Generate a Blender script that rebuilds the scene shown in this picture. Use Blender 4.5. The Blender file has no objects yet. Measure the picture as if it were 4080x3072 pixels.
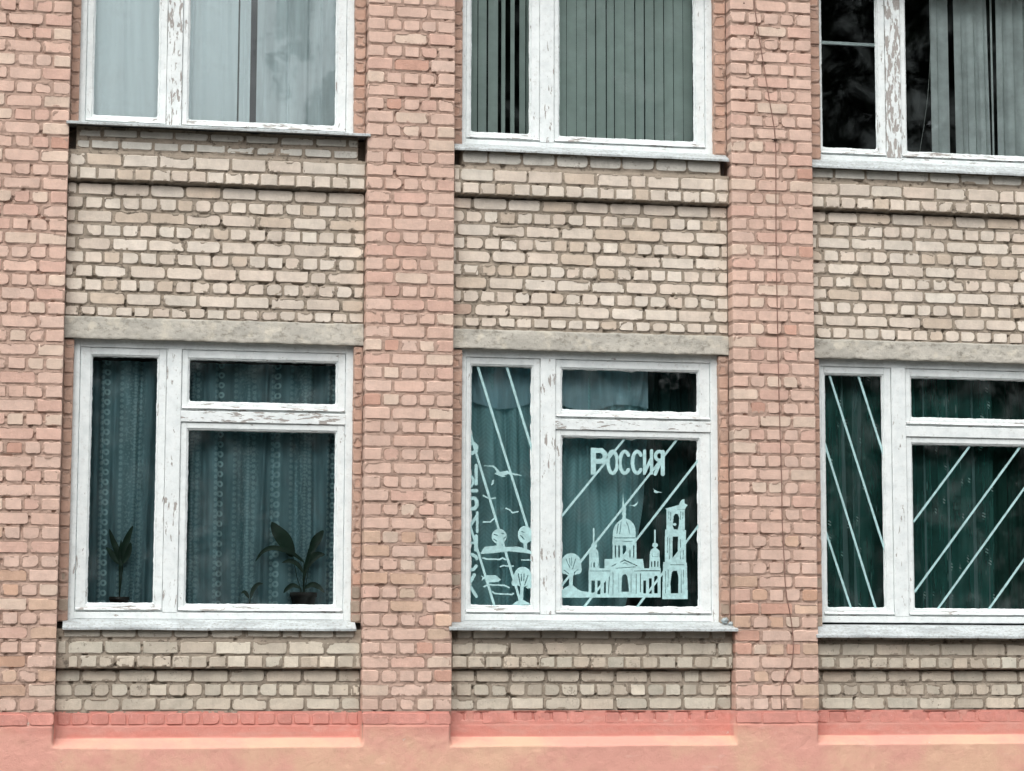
import bpy, math, random
import numpy as np
from mathutils import Matrix, Vector

# ------------------------------------------------------------------ camera, sky, sun, exposure
scene = bpy.context.scene
C = scene.collection
cam_d = bpy.data.cameras.new('camera')
cam_d.sensor_width = 36.0
cam_d.lens = 81.3755
cam_d.clip_start = 0.1
cam_d.clip_end = 2000.0
cam = bpy.data.objects.new('camera', cam_d)
C.objects.link(cam)
_r = Vector((0.98263629, -0.18552418, 0.00259004))
_u = Vector((-0.02364718, -0.11137838, 0.99349669))
_f = Vector((0.18402918, 0.97630714, 0.11383156))
M = Matrix((( _r.x, _u.x, -_f.x, 0.113307), (_r.y, _u.y, -_f.y, -17.037454), (_r.z, _u.z, -_f.z, 0.444876), (0, 0, 0, 1)))
cam.matrix_world = M
scene.camera = cam

SUN_EL, SUN_AZ = math.radians(52), math.radians(200)   # azimuth clockwise from +Y
world = bpy.data.worlds.new('World')
scene.world = world
world.use_nodes = True
wt = world.node_tree
wt.nodes.clear()
sky = wt.nodes.new('ShaderNodeTexSky')
sky.sky_type = 'NISHITA'
sky.sun_disc = False
sky.sun_elevation = SUN_EL
sky.sun_rotation = SUN_AZ
sky.air_density = 1.0
sky.dust_density = 4.0
sky.ozone_density = 1.0
hsv = wt.nodes.new('ShaderNodeHueSaturation')
hsv.inputs['Saturation'].default_value = 0.22
bg = wt.nodes.new('ShaderNodeBackground')
bg.inputs['Strength'].default_value = 0.12
wo = wt.nodes.new('ShaderNodeOutputWorld')
wt.links.new(sky.outputs[0], hsv.inputs['Color'])
wt.links.new(hsv.outputs[0], bg.inputs['Color'])
wt.links.new(bg.outputs[0], wo.inputs['Surface'])

sun_d = bpy.data.lights.new('sun', 'SUN')
sun_d.energy = 1.0
sun_d.angle = math.radians(60)
sun_d.color = (1.0, 0.97, 0.93)
sun = bpy.data.objects.new('sun', sun_d)
C.objects.link(sun)
sv = Vector((math.sin(SUN_AZ) * math.cos(SUN_EL), math.cos(SUN_AZ) * math.cos(SUN_EL), math.sin(SUN_EL)))
sun.rotation_euler = sv.to_track_quat('Z', 'Y').to_euler()

vs = scene.view_settings
vs.view_transform = 'Standard'
vs.look = 'None'
vs.gamma = 1.0
vs.use_curve_mapping = False
vs.exposure = 0.85

# ------------------------------------------------------------------ helpers
rng = random.Random(7)
nr = np.random.RandomState(11)
_LAT = nr.rand(64, 256, 256)

def vnoise(x, z, s, seed):
    """smooth value noise in 0..1; s = feature size in metres"""
    L = _LAT[seed % 64]
    u, v = x / s + seed * 7.31 + 500, z / s + seed * 3.17 + 500
    i, j = np.floor(u).astype(int), np.floor(v).astype(int)
    f, g = u - i, v - j
    f = f * f * (3 - 2 * f)
    g = g * g * (3 - 2 * g)
    a = L[i % 256, j % 256] * (1 - f) + L[(i + 1) % 256, j % 256] * f
    b = L[i % 256, (j + 1) % 256] * (1 - f) + L[(i + 1) % 256, (j + 1) % 256] * f
    return a * (1 - g) + b * g

def mesh_from(name, verts, faces, mat=None, smooth=False):
    me = bpy.data.meshes.new(name)
    me.from_pydata([tuple(v) for v in verts], [], faces)
    if smooth:
        me.polygons.foreach_set('use_smooth', [True] * len(me.polygons))
    if mat:
        me.materials.append(mat)
    me.update()
    return me

def obj(name, me, parent=None, loc=(0, 0, 0)):
    o = bpy.data.objects.new(name, me)
    C.objects.link(o)
    o.location = loc
    if parent is not None:
        o.parent = parent
    return o

def empty(name, loc=(0, 0, 0), parent=None):
    o = bpy.data.objects.new(name, None)
    o.empty_display_size = 0.1
    C.objects.link(o)
    o.location = loc
    if parent is not None:
        o.parent = parent
    return o

def tag(o, label=None, cat=None, group=None, kind=None):
    if label: o['label'] = label
    if cat: o['category'] = cat
    if group: o['group'] = group
    if kind: o['kind'] = kind
    return o

def grid_mesh(name, xs, zs, Y, mat, smooth=True):
    """height field facing -Y; Y[nz, nx]"""
    nz, nx = Y.shape
    X, Z = np.meshgrid(xs, zs)
    co = np.stack([X, Y, Z], -1).reshape(-1, 3).astype(np.float32)
    idx = np.arange(nz * nx).reshape(nz, nx)
    q = np.stack([idx[:-1, :-1], idx[:-1, 1:], idx[1:, 1:], idx[1:, :-1]], -1).reshape(-1, 4)
    me = bpy.data.meshes.new(name)
    me.vertices.add(len(co))
    me.vertices.foreach_set('co', co.ravel())
    me.loops.add(q.size)
    me.loops.foreach_set('vertex_index', q.ravel().astype(np.int32))
    me.polygons.add(len(q))
    me.polygons.foreach_set('loop_start', np.arange(0, q.size, 4, dtype=np.int32))
    me.polygons.foreach_set('use_smooth', np.full(len(q), smooth))
    me.update(calc_edges=True)
    me.materials.append(mat)
    return me

class MB:
    def __init__(s): s.v, s.f = [], []
    def box(s, x0, x1, y0, y1, z0, z1):
        n = len(s.v)
        s.v += [(x0, y0, z0), (x1, y0, z0), (x1, y1, z0), (x0, y1, z0), (x0, y0, z1), (x1, y0, z1), (x1, y1, z1), (x0, y1, z1)]
        s.f += [(n, n+1, n+5, n+4), (n+1, n+2, n+6, n+5), (n+2, n+3, n+7, n+6), (n+3, n, n+4, n+7), (n+4, n+5, n+6, n+7), (n+3, n+2, n+1, n)]
        return s
    def sweep(s, sections, closed=True, caps=True):
        """sections: list of rings (lists of points, same count)"""
        n = len(s.v); k = len(sections[0])
        for r in sections: s.v += [tuple(p) for p in r]
        for i in range(len(sections) - 1):
            for j in range(k if closed else k - 1):
                a = n + i * k + j; b = n + i * k + (j + 1) % k
                s.f.append((a, b, b + k, a + k))
        if caps and closed:
            s.f.append(tuple(n + j for j in range(k))[::-1])
            s.f.append(tuple(n + (len(sections) - 1) * k + j for j in range(k)))
        return s
    def mesh(s, name, mat, smooth=False): return mesh_from(name, s.v, s.f, mat, smooth)

# ------------------------------------------------------------------ materials
class NT:
    def __init__(s, name):
        s.m = bpy.data.materials.new(name); s.m.use_nodes = True
        s.t = s.m.node_tree; s.t.nodes.clear()
        s.out = s.t.nodes.new('ShaderNodeOutputMaterial')
        s._pos = None
    def n(s, typ, **kw):
        nd = s.t.nodes.new(typ)
        for k, v in kw.items(): setattr(nd, k, v)
        return nd
    def link(s, a, b): s.t.links.new(a, b)
    def setin(s, sock, v):
        if hasattr(v, 'is_linked') or isinstance(v, bpy.types.NodeSocket): s.link(v, sock)
        else: sock.default_value = v
    def pos(s, scale=None, rot=None, loc=None):
        if s._pos is None: s._pos = s.n('ShaderNodeNewGeometry').outputs['Position']
        if scale is None and rot is None and loc is None: return s._pos
        mp = s.n('ShaderNodeMapping')
        s.link(s._pos, mp.inputs['Vector'])
        if scale is not None: mp.inputs['Scale'].default_value = scale
        if rot is not None: mp.inputs['Rotation'].default_value = rot
        if loc is not None: mp.inputs['Location'].default_value = loc
        return mp.outputs[0]
    def noise(s, scale, detail=4.0, rough=0.6, vec=None, dist=0.0):
        nd = s.n('ShaderNodeTexNoise')
        nd.inputs['Scale'].default_value = scale
        nd.inputs['Detail'].default_value = detail
        nd.inputs['Roughness'].default_value = rough
        nd.inputs['Distortion'].default_value = dist
        s.link(vec if vec is not None else s.pos(), nd.inputs['Vector'])
        return nd.outputs['Fac']
    def math(s, op, a, b=0.0, c=None, clamp=False):
        nd = s.n('ShaderNodeMath', operation=op, use_clamp=clamp)
        s.setin(nd.inputs[0], a); s.setin(nd.inputs[1], b)
        if c is not None: s.setin(nd.inputs[2], c)
        return nd.outputs[0]
    def step(s, v, lo, hi, a=0.0, b=1.0):
        nd = s.n('ShaderNodeMapRange', interpolation_type='SMOOTHSTEP')
        s.setin(nd.inputs['Value'], v); s.setin(nd.inputs['From Min'], lo); s.setin(nd.inputs['From Max'], hi)
        s.setin(nd.inputs['To Min'], a); s.setin(nd.inputs['To Max'], b)
        return nd.outputs[0]
    def mix(s, f, a, b, blend='MIX'):
        nd = s.n('ShaderNodeMix', data_type='RGBA', blend_type=blend)
        s.setin(nd.inputs[0], f)
        for sk, v in ((nd.inputs[6], a), (nd.inputs[7], b)):
            if isinstance(v, (tuple, list)): v = (v[0], v[1], v[2], 1)
            s.setin(sk, v)
        return nd.outputs[2]
    def scale_col(s, col, fac):
        nd = s.n('ShaderNodeVectorMath', operation='SCALE')
        if isinstance(col, (tuple, list)): nd.inputs[0].default_value = col[:3]
        else: s.link(col, nd.inputs[0])
        s.setin(nd.inputs['Scale'], fac)
        return nd.outputs[0]
    def sep(s, v):
        nd = s.n('ShaderNodeSeparateXYZ'); s.link(v, nd.inputs[0]); return nd.outputs
    def objinfo(s): return s.n('ShaderNodeObjectInfo').outputs
    def bump(s, h, strength=0.3, dist=0.003):
        nd = s.n('ShaderNodeBump')
        nd.inputs['Strength'].default_value = strength
        nd.inputs['Distance'].default_value = dist
        s.link(h, nd.inputs['Height'])
        return nd.outputs[0]
    def principled(s, col, rough=0.9, normal=None, spec=0.3, metal=0.0):
        p = s.n('ShaderNodeBsdfPrincipled')
        if isinstance(col, (tuple, list)): col = (col[0], col[1], col[2], 1)
        s.setin(p.inputs['Base Color'], col)
        s.setin(p.inputs['Roughness'], rough)
        p.inputs['Specular IOR Level'].default_value = spec
        p.inputs['Metallic'].default_value = metal
        if normal is not None: s.link(normal, p.inputs['Normal'])
        return p.outputs[0]
    def done(s, sh):
        s.link(sh, s.out.inputs['Surface']); return s.m

def brick_mat(name, dirt, dirt_col, pit=0.0):
    t = NT(name)
    base = t.objinfo()['Color']
    v = t.noise(9, 5, 0.65)
    col = t.scale_col(base, t.step(v, 0.25, 0.75, 0.86, 1.10))
    m = t.noise(38, 6, 0.7)
    big = t.noise(5.5, 3, 0.55)
    thr = t.math('SUBTRACT', 0.80 - 0.22 * dirt, t.math('MULTIPLY', t.math('SUBTRACT', big, 0.5), 0.55))
    mask = t.step(m, thr, t.math('ADD', thr, 0.09))
    col = t.mix(t.math('MULTIPLY', mask, 0.30 + 0.45 * dirt), col, dirt_col)
    s2 = t.step(t.noise(120, 3, 0.6), 0.66, 0.74)
    col = t.mix(t.math('MULTIPLY', s2, 0.25 + pit), col, (0.13, 0.10, 0.08))
    l2 = t.step(t.noise(60, 4, 0.6, t.pos(loc=(5, 3, 9))), 0.60, 0.72)
    col = t.mix(t.math('MULTIPLY', l2, 0.22), col, (0.78, 0.72, 0.64))
    stk = t.step(t.noise(1.0, 5, 0.6, t.pos(scale=(13, 1, 1.3), loc=(2, 0, 1))), 0.56, 0.76)
    col = t.mix(t.math('MULTIPLY', stk, 0.08 + 0.24 * dirt), col, dirt_col)
    drift = t.step(t.noise(1.1, 3, 0.5), 0.3, 0.7, 0.94, 1.05)
    col = t.scale_col(col, drift)
    vo = t.n('ShaderNodeTexVoronoi'); vo.inputs['Scale'].default_value = 2.6
    t.link(t.pos(scale=(1, 0, 1)), vo.inputs['Vector'])
    hole = t.step(vo.outputs['Distance'], 0.014, 0.022, 1.0, 0.0)
    col = t.mix(t.math('MULTIPLY', hole, 0.85), col, (0.035, 0.025, 0.02))
    hgt = t.math('ADD', t.noise(260, 3, 0.6), t.math('MULTIPLY', t.noise(45, 4, 0.6), 1.4))
    nb = t.bump(t.math('SUBTRACT', hgt, t.math('MULTIPLY', hole, 3.0)), 0.6, 0.0045)
    return t.done(t.principled(col, 0.92, nb, 0.2))

M_BP = brick_mat('painted_brick', 0.12, (0.30, 0.19, 0.14))
M_BC = brick_mat('cream_brick', 0.30, (0.30, 0.25, 0.20))
M_BL = brick_mat('weathered_brick', 0.80, (0.20, 0.165, 0.135), 0.3)
M_BR = brick_mat('red_painted_brick', 0.10, (0.42, 0.12, 0.09))

def mortar_mat(name, a, b, dark):
    t = NT(name)
    col = t.mix(t.step(t.noise(7, 4), 0.3, 0.7), a, b)
    col = t.mix(t.math('MULTIPLY', t.step(t.noise(20, 6, 0.7), 0.54, 0.66), 0.75), col, dark)
    nb = t.bump(t.noise(150, 5, 0.7), 0.8, 0.005)
    return t.done(t.principled(col, 0.97, nb, 0.1))
M_MP = mortar_mat('painted_mortar', (0.44, 0.31, 0.25), (0.385, 0.275, 0.22), (0.22, 0.15, 0.115))
M_MC = mortar_mat('grey_mortar', (0.34, 0.288, 0.23), (0.28, 0.24, 0.19), (0.075, 0.06, 0.047))

def paint_mat(name, sc, seed):
    """white oil paint flaking off grey wood; object colour red channel = how much has flaked"""
    t = NT(name)
    am = t.sep(t.objinfo()['Color'])[0]
    p = t.pos(scale=sc, loc=(seed, seed * 2, seed * 3))
    n1 = t.noise(1.0, 6, 0.62, p, 0.4)
    n2 = t.noise(2.4, 3, 0.5, t.pos(loc=(seed, 1, 2)))
    v = t.math('ADD', t.math('MULTIPLY', n1, 0.72), t.math('MULTIPLY', n2, 0.28))
    thr = t.math('SUBTRACT', 0.665, t.math('MULTIPLY', am, 0.16))
    mask = t.step(v, thr, t.math('ADD', thr, 0.018))
    wood = t.mix(t.noise(6, 5, 0.7, p), (0.22, 0.205, 0.19), (0.46, 0.435, 0.41))
    paint = t.mix(t.step(t.noise(10, 5, 0.6), 0.35, 0.75), (0.755, 0.80, 0.795), (0.64, 0.69, 0.69))
    soil = t.math('MULTIPLY', t.step(t.noise(32, 6, 0.7), 0.50, 0.76), 0.45)
    paint = t.mix(soil, paint, (0.40, 0.40, 0.37))
    col = t.mix(mask, paint, wood)
    h = t.math('SUBTRACT', t.math('MULTIPLY', t.noise(60, 4, 0.6), 0.5), mask)
    nb = t.bump(h, 0.6, 0.0025)
    return t.done(t.principled(col, t.math('ADD', 0.42, t.math('MULTIPLY', mask, 0.5)), nb, 0.35))
M_PV = paint_mat('flaking_paint_upright', (40, 40, 9), 1.3)
M_PH = paint_mat('flaking_paint_level', (9, 40, 45), 4.1)

def simple(name, col, rough=0.8, var=0.12, sc=12, bump=0.2, spec=0.3, metal=0.0):
    t = NT(name)
    c = t.scale_col(col, t.step(t.noise(sc, 5, 0.6), 0.25, 0.75, 1 - var, 1 + var))
    return t.done(t.principled(c, rough, t.bump(t.noise(sc * 8, 4, 0.6), bump, 0.003), spec, metal))

M_PUTTY = simple('window_putty', (0.74, 0.79, 0.79), 0.6, 0.1, 40)
M_SILL = None
def sill_mat():
    t = NT('painted_metal_sill')
    c = t.mix(t.step(t.noise(14, 6, 0.65, t.pos(scale=(0.35, 1, 1))), 0.35, 0.7), (0.50, 0.545, 0.55), (0.33, 0.36, 0.365))
    c = t.mix(t.math('MULTIPLY', t.step(t.noise(45, 5, 0.7), 0.47, 0.66), 0.72), c, (0.21, 0.205, 0.185))
    return t.done(t.principled(c, 0.55, t.bump(t.noise(35, 3), 0.3, 0.004), 0.4))
M_SILL = sill_mat()

def concrete_mat():
    t = NT('lintel_concrete')
    c = t.mix(t.step(t.noise(6, 6, 0.65, t.pos(scale=(0.5, 1, 1.6))), 0.3, 0.7), (0.51, 0.485, 0.425), (0.40, 0.385, 0.34))
    c = t.mix(t.math('MULTIPLY', t.step(t.noise(30, 7, 0.72, t.pos(scale=(0.6, 1, 1))), 0.48, 0.66), 0.70), c, (0.215, 0.20, 0.165))
    c = t.mix(t.math('MULTIPLY', t.step(t.noise(9, 5, 0.6, t.pos(loc=(3, 8, 1))), 0.50, 0.68), 0.60), c, (0.62, 0.575, 0.475))
    return t.done(t.principled(c, 0.95, t.bump(t.math('ADD', t.noise(90, 6, 0.7), t.noise(22, 4)), 0.6, 0.006), 0.2))
M_CON = concrete_mat()

def plinth_mat():
    t = NT('painted_plinth_render')
    P = t.sep(t.pos())
    wob = t.math('MULTIPLY', t.math('SUBTRACT', t.noise(4, 4), 0.5), 0.10)
    zz = t.math('ADD', P[2], wob)
    # red band paint above, peach paint below; on the piers the two coats feather into each other
    inbay = t.step(P[1], 0.045, 0.085)
    red_bay = t.step(t.math('ADD', P[2], t.math('MULTIPLY', wob, 0.12)), -0.197, -0.188)
    red_pier = t.step(zz, -0.24, -0.03)
    f = t.math('ADD', t.math('MULTIPLY', inbay, red_bay), t.math('MULTIPLY', t.math('SUBTRACT', 1.0, inbay), red_pier))
    peach = t.mix(t.step(t.noise(1.3, 6, 0.65), 0.38, 0.62), (0.67, 0.425, 0.30), (0.66, 0.34, 0.275))
    red = t.mix(t.step(t.noise(11, 5, 0.6, t.pos(scale=(0.4, 1, 1.5))), 0.35, 0.7), (0.59, 0.245, 0.20), (0.57, 0.285, 0.235))
    c = t.mix(f, peach, red)
    c = t.mix(t.math('MULTIPLY', t.step(t.noise(5, 6, 0.62, t.pos(scale=(0.8, 1, 2.0), loc=(1, 0, 4))), 0.60, 0.75), 0.35), c, (0.74, 0.52, 0.44))
    c = t.mix(t.math('MULTIPLY', t.step(t.noise(60, 5, 0.7), 0.66, 0.76), 0.30), c, (0.30, 0.13, 0.10))
    chip = t.step(t.noise(9, 7, 0.72, t.pos(loc=(4, 0, 7))), 0.675, 0.69)
    c = t.mix(t.math('MULTIPLY', chip, 0.75), c, (0.66, 0.58, 0.50))
    spl = t.step(t.noise(17, 6, 0.7, t.pos(scale=(1, 1, 0.5), loc=(9, 2, 3))), 0.56, 0.72)
    c = t.mix(t.math('MULTIPLY', spl, 0.28), c, (0.46, 0.25, 0.18))
    h = t.math('ADD', t.noise(150, 5, 0.7), t.math('MULTIPLY', t.noise(14, 5, 0.6), 2.0))
    nb = t.bump(t.math('SUBTRACT', h, t.math('MULTIPLY', chip, 1.2)), 0.6, 0.007)
    return t.done(t.principled(c, 0.88, nb, 0.2))
M_PLI = plinth_mat()

def glass_mat():
    t = NT('window_glass')
    fr = t.n('ShaderNodeFresnel'); fr.inputs['IOR'].default_value = 1.52
    nb = t.bump(t.noise(2.2, 3, 0.5), 0.10, 0.02)
    gl = t.n('ShaderNodeBsdfGlossy'); gl.inputs['Roughness'].default_value = 0.03
    gl.inputs['Color'].default_value = (0.95, 1.0, 1.0, 1)
    t.link(nb, gl.inputs['Normal'])
    tr = t.n('ShaderNodeBsdfTransparent'); tr.inputs['Color'].default_value = (0.90, 0.97, 0.965, 1)
    df = t.n('ShaderNodeBsdfDiffuse'); df.inputs['Color'].default_value = (0.45, 0.52, 0.52, 1)
    dust = t.math('MULTIPLY', t.step(t.noise(3.2, 7, 0.68, None, 0.6), 0.46, 0.78), 0.095)
    mx0 = t.n('ShaderNodeMixShader'); t.link(dust, mx0.inputs[0]); t.link(tr.outputs[0], mx0.inputs[1]); t.link(df.outputs[0], mx0.inputs[2])
    mx = t.n('ShaderNodeMixShader')
    t.link(t.math('MULTIPLY', fr.outputs[0], 1.8), mx.inputs[0]); t.link(mx0.outputs[0], mx.inputs[1]); t.link(gl.outputs[0], mx.inputs[2])
    return t.done(mx.outputs[0])
M_GLASS = glass_mat()

def sheer(name, col, alpha, pattern=None, pcol=None, trans=0.2, var=0.2):
    """thin net curtain: woven threads (diffuse + translucent) with open mesh between them"""
    t = NT(name)
    P = t.sep(t.pos())
    cs = t.scale_col(col, t.step(t.noise(3.0, 4, 0.6, t.pos(scale=(3, 3, 0.35))), 0.3, 0.7, 1 - var, 1 + var))
    a = t.step(t.noise(2.4, 4, 0.6, t.pos(scale=(3.5, 3.5, 0.3))), 0.3, 0.72, alpha * 0.72, min(1.0, alpha * 1.22))
    if pattern == 'lace':
        def ring(px, pz, x0, rad, wid, m=1.0):
            u = t.math('SUBTRACT', t.math('FRACT', t.math('DIVIDE', t.math('ADD', P[0], x0), px)), 0.5)
            v = t.math('SUBTRACT', t.math('FRACT', t.math('DIVIDE', P[2], pz)), 0.5)
            u = t.math('MULTIPLY', u, px); v = t.math('MULTIPLY', v, pz)
            d = t.math('SQRT', t.math('ADD', t.math('MULTIPLY', u, u), t.math('MULTIPLY', v, v)))
            d = t.math('ABSOLUTE', t.math('SUBTRACT', d, rad))
            return t.math('MULTIPLY', t.step(d, wid * 0.6, wid * 1.5, 1.0, 0.0), m)
        pt = t.math('MAXIMUM', ring(0.425, 0.075, 0.31, 0.017, 0.007), ring(0.1417, 0.043, 0.06, 0.008, 0.006, 0.55))
        pt = t.math('MAXIMUM', pt, ring(0.425, 0.025, 0.10, 0.004, 0.006, 0.6))
        fine = t.step(t.noise(55, 2, 0.5), 0.5, 0.62)
        band = t.step(t.math('SINE', t.math('MULTIPLY', P[0], 14.8)), 0.0, 0.9)
        pt = t.math('MAXIMUM', pt, t.math('MULTIPLY', t.math('MULTIPLY', fine, band), 0.5))
        a = t.math('ADD', a, t.math('MULTIPLY', pt, 0.34), clamp=True)
        cs = t.mix(pt, cs, pcol)
    elif pattern == 'twig':
        v = t.n('ShaderNodeTexVoronoi'); v.feature = 'F1'
        v.inputs['Randomness'].default_value = 0.55; v.inputs['Scale'].default_value = 1.0
        t.link(t.pos(scale=(13, 0.01, 5.0), rot=(0, 0.30, 0)), v.inputs['Vector'])
        fl = t.step(v.outputs['Distance'], 0.11, 0.20, 1.0, 0.0)
        fl = t.math('MULTIPLY', fl, t.step(t.math('SINE', t.math('ADD', t.math('MULTIPLY', P[2], 250), t.math('MULTIPLY', P[0], 160))), -0.3, 0.4))
        v2 = t.n('ShaderNodeTexVoronoi'); v2.feature = 'F1'
        v2.inputs['Randomness'].default_value = 0.9; v2.inputs['Scale'].default_value = 1.0
        t.link(t.pos(scale=(26, 0.01, 3.6), rot=(0, -0.75, 0)), v2.inputs['Vector'])
        tw = t.math('MULTIPLY', t.step(v2.outputs['Distance'], 0.10, 0.16, 1.0, 0.0), 0.40)
        pt = t.math('MAXIMUM', fl, tw)
        a = t.math('ADD', a, t.math('MULTIPLY', pt, 0.5), clamp=True)
        cs = t.mix(pt, cs, pcol)
    elif pattern == 'chevron':
        zig = t.math('PINGPONG', P[0], 0.05)
        w = t.math('SINE', t.math('MULTIPLY', t.math('ADD', P[2], zig), 190))
        a = t.math('ADD', a, t.math('MULTIPLY', w, 0.05), clamp=True)
    df = t.n('ShaderNodeBsdfDiffuse'); t.link(cs, df.inputs['Color'])
    tl = t.n('ShaderNodeBsdfTranslucent'); t.link(cs, tl.inputs['Color'])
    m0 = t.n('ShaderNodeMixShader'); m0.inputs[0].default_value = trans
    t.link(df.outputs[0], m0.inputs[1]); t.link(tl.outputs[0], m0.inputs[2])
    tr = t.n('ShaderNodeBsdfTransparent')
    m1 = t.n('ShaderNodeMixShader'); t.setin(m1.inputs[0], a)
    t.link(tr.outputs[0], m1.inputs[1]); t.link(m0.outputs[0], m1.inputs[2])
    return t.done(m1.outputs[0])

M_CUR_W = sheer('white_net', (0.92, 0.97, 0.99), 1.6, trans=0.0, var=0.04)
M_CUR_L = sheer('dark_lace', (0.33, 0.53, 0.58), 0.68, 'lace', (0.52, 0.74, 0.77))
M_CUR_T = sheer('teal_net', (0.46, 0.80, 0.84), 0.92, 'chevron')
M_CUR_S = sheer('teal_valance', (0.50, 0.74, 0.82), 0.90)
M_CUR_G = sheer('green_net', (0.11, 0.34, 0.30), 0.58, 'twig', (0.62, 0.78, 0.76))
M_CUR_SEAM = sheer('net_hem', (0.34, 0.52, 0.52), 0.55)
M_CUR_W2 = sheer('thin_white_net', (0.92, 0.97, 0.99), 1.0, trans=0.0, var=0.06)
M_SLAT = simple('blind_fabric', (0.58, 0.65, 0.61), 0.9, 0.10, 5)
M_SLAT2 = simple('grey_blind_fabric', (0.74, 0.77, 0.76), 0.9, 0.18, 6)
M_DARK = simple('room_wall', (0.055, 0.06, 0.06), 0.95, 0.1, 3)
M_DARK2 = simple('room_floor', (0.05, 0.045, 0.04), 0.8, 0.1, 3)
M_PICT = simple('cyan_white_window_paint', (0.36, 0.555, 0.56), 0.7, 0.18, 28)
M_LEAF = simple('houseplant_leaf', (0.022, 0.048, 0.030), 0.45, 0.35, 14)
M_POT = simple('plant_pot', (0.035, 0.028, 0.024), 0.6, 0.2, 14)
M_WIRE = simple('wire_jacket', (0.24, 0.14, 0.11), 0.7, 0.2, 20)
M_IRON = simple('rusty_nail', (0.06, 0.035, 0.025), 0.8, 0.3, 40)
M_CORE = simple('wall_core', (0.22, 0.19, 0.16), 0.95)
M_CORD = simple('blind_cord', (0.45, 0.46, 0.44), 0.8)
M_CRUMB = simple('cement_crumb', (0.33, 0.38, 0.39), 0.95, 0.3, 40, 0.6)

# ------------------------------------------------------------------ layout of the facade (metres; z = 0 at the top of the red band)
CO = 0.1024                                   # brick course
PIL = [(-0.66, 0.0), (2.212, 2.876), (5.055, 5.710), (7.925, 8.585)]
BAY = [(0.0, 2.212), (2.876, 5.055), (5.710, 7.925)]
YP, YW, YC, YU = 0.0, 0.13, 0.07, 0.080                  # pier face, panel face, corbel face
DZ = 3.635                                    # storey offset of the windows
GROUND = -1.10

# ------------------------------------------------------------------ ground
t = NT('yard_asphalt')
cg = t.mix(t.step(t.noise(0.6, 6), 0.3, 0.7), (0.055, 0.055, 0.052), (0.09, 0.087, 0.08))
gm = t.done(t.principled(cg, 0.95, t.bump(t.noise(60, 5), 0.5, 0.01)))
g = obj('ground', mesh_from('ground', [(-400, -700, GROUND), (400, -700, GROUND), (400, 300, GROUND), (-400, 300, GROUND)], [(0, 1, 2, 3)], gm))
tag(g, kind='structure')

# ------------------------------------------------------------------ the building
B = empty('brick_building', (3.5, 0.3, GROUND))
tag(B, 'two-storey brick facade with pink painted piers, cream panels and a salmon plinth', 'building')
def part(name, me, parent=None):
    o = bpy.data.objects.new(name, me)
    C.objects.link(o)
    o.parent = parent if parent is not None else B
    o.matrix_parent_inverse = Matrix.Translation(-Vector((3.5, 0.3, GROUND)))
    return o
def sub(name, me, parent, loc=None, rot=None, scl=None):
    o = bpy.data.objects.new(name, me)
    C.objects.link(o)
    o.parent = parent
    if loc is not None: o.location = loc
    if rot is not None: o.rotation_euler = rot
    if scl is not None: o.scale = scl
    return o

# ---- brick shapes: irregular rounded outlines, shared between alike bricks
def brick_shape(w, h, nlong, deep, depth, rmin, rmax):
    hw, hh = w / 2, h / 2
    rs = []
    for _ in range(4):
        q = rng.random()
        rs.append(rmin * rng.uniform(.7, 1.6) if q < .42 else rmax * (rng.uniform(.45, .75) if q < .78 else rng.uniform(.8, 1.15)))
    pts = []
    cs = [(-1, -1, 180), (1, -1, 270), (1, 1, 0), (-1, 1, 90)]
    for i, (sx, sz, a0) in enumerate(cs):
        r = min(rs[i], hh * 0.75)
        for a in (0, 45, 90):
            an = math.radians(a0 + a)
            pts.append((sx * (hw - r) + math.cos(an) * r, sz * (hh - r) + math.sin(an) * r))
        if i in (0, 2):
            sgn = -1 if i == 0 else 1
            for q in range(nlong):
                fx = (q + 1) / (nlong + 1) * 2 - 1
                pts.append((-sgn * fx * (hw - 0.025) if sgn < 0 else -fx * (hw - 0.025), sgn * (hh + rng.uniform(-0.0025, 0.0015))))
    # sort not needed: points already run counter-clockwise
    pts = [(x + rng.uniform(-.0015, .0015), z + rng.uniform(-.0015, .0015)) for x, z in pts]
    n = len(pts)
    tilt = (rng.uniform(-.012, .012), rng.uniform(-.025, .025))
    v = []
    for x, z in pts:                                       # front ring, slightly inset
        k = 1 - 0.0055 / max(abs(x), abs(z), .02)
        v.append((x * k, tilt[0] * x + tilt[1] * z, z * (1 - 0.0055 / hh)))
    if deep:
        for x, z in pts: v.append((x, 0.006, z))
        for x, z in pts: v.append((x, depth, z))
    else:
        for x, z in pts: v.append((x, 0.018, z))
    f = [tuple(range(n))]
    for L in range(len(v) // n - 1):
        for i in range(n):
            a, b = L * n + i, L * n + (i + 1) % n
            f.append((a, a + n, b + n, b))
    return v, f
HW, SW, BH = 0.120, 0.253, 0.088
def variants(kind, w, nlong, deep, count, rmin=.006, rmax=.032):
    out = []
    for i in range(count):
        v, f = brick_shape(w, BH, nlong, deep, 0.125, rmin, rmax)
        out.append((mesh_from('brick_' + kind, v, f, M_BC), v, f))
    return out
V_H, V_S = variants('header', HW, 1, False, 22), variants('stretcher', SW, 2, False, 22)
V_HD, V_SD = variants('corner_header', HW, 1, True, 14, .004, .020), variants('corner_stretcher', SW, 2, True, 14, .004, .022)

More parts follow.
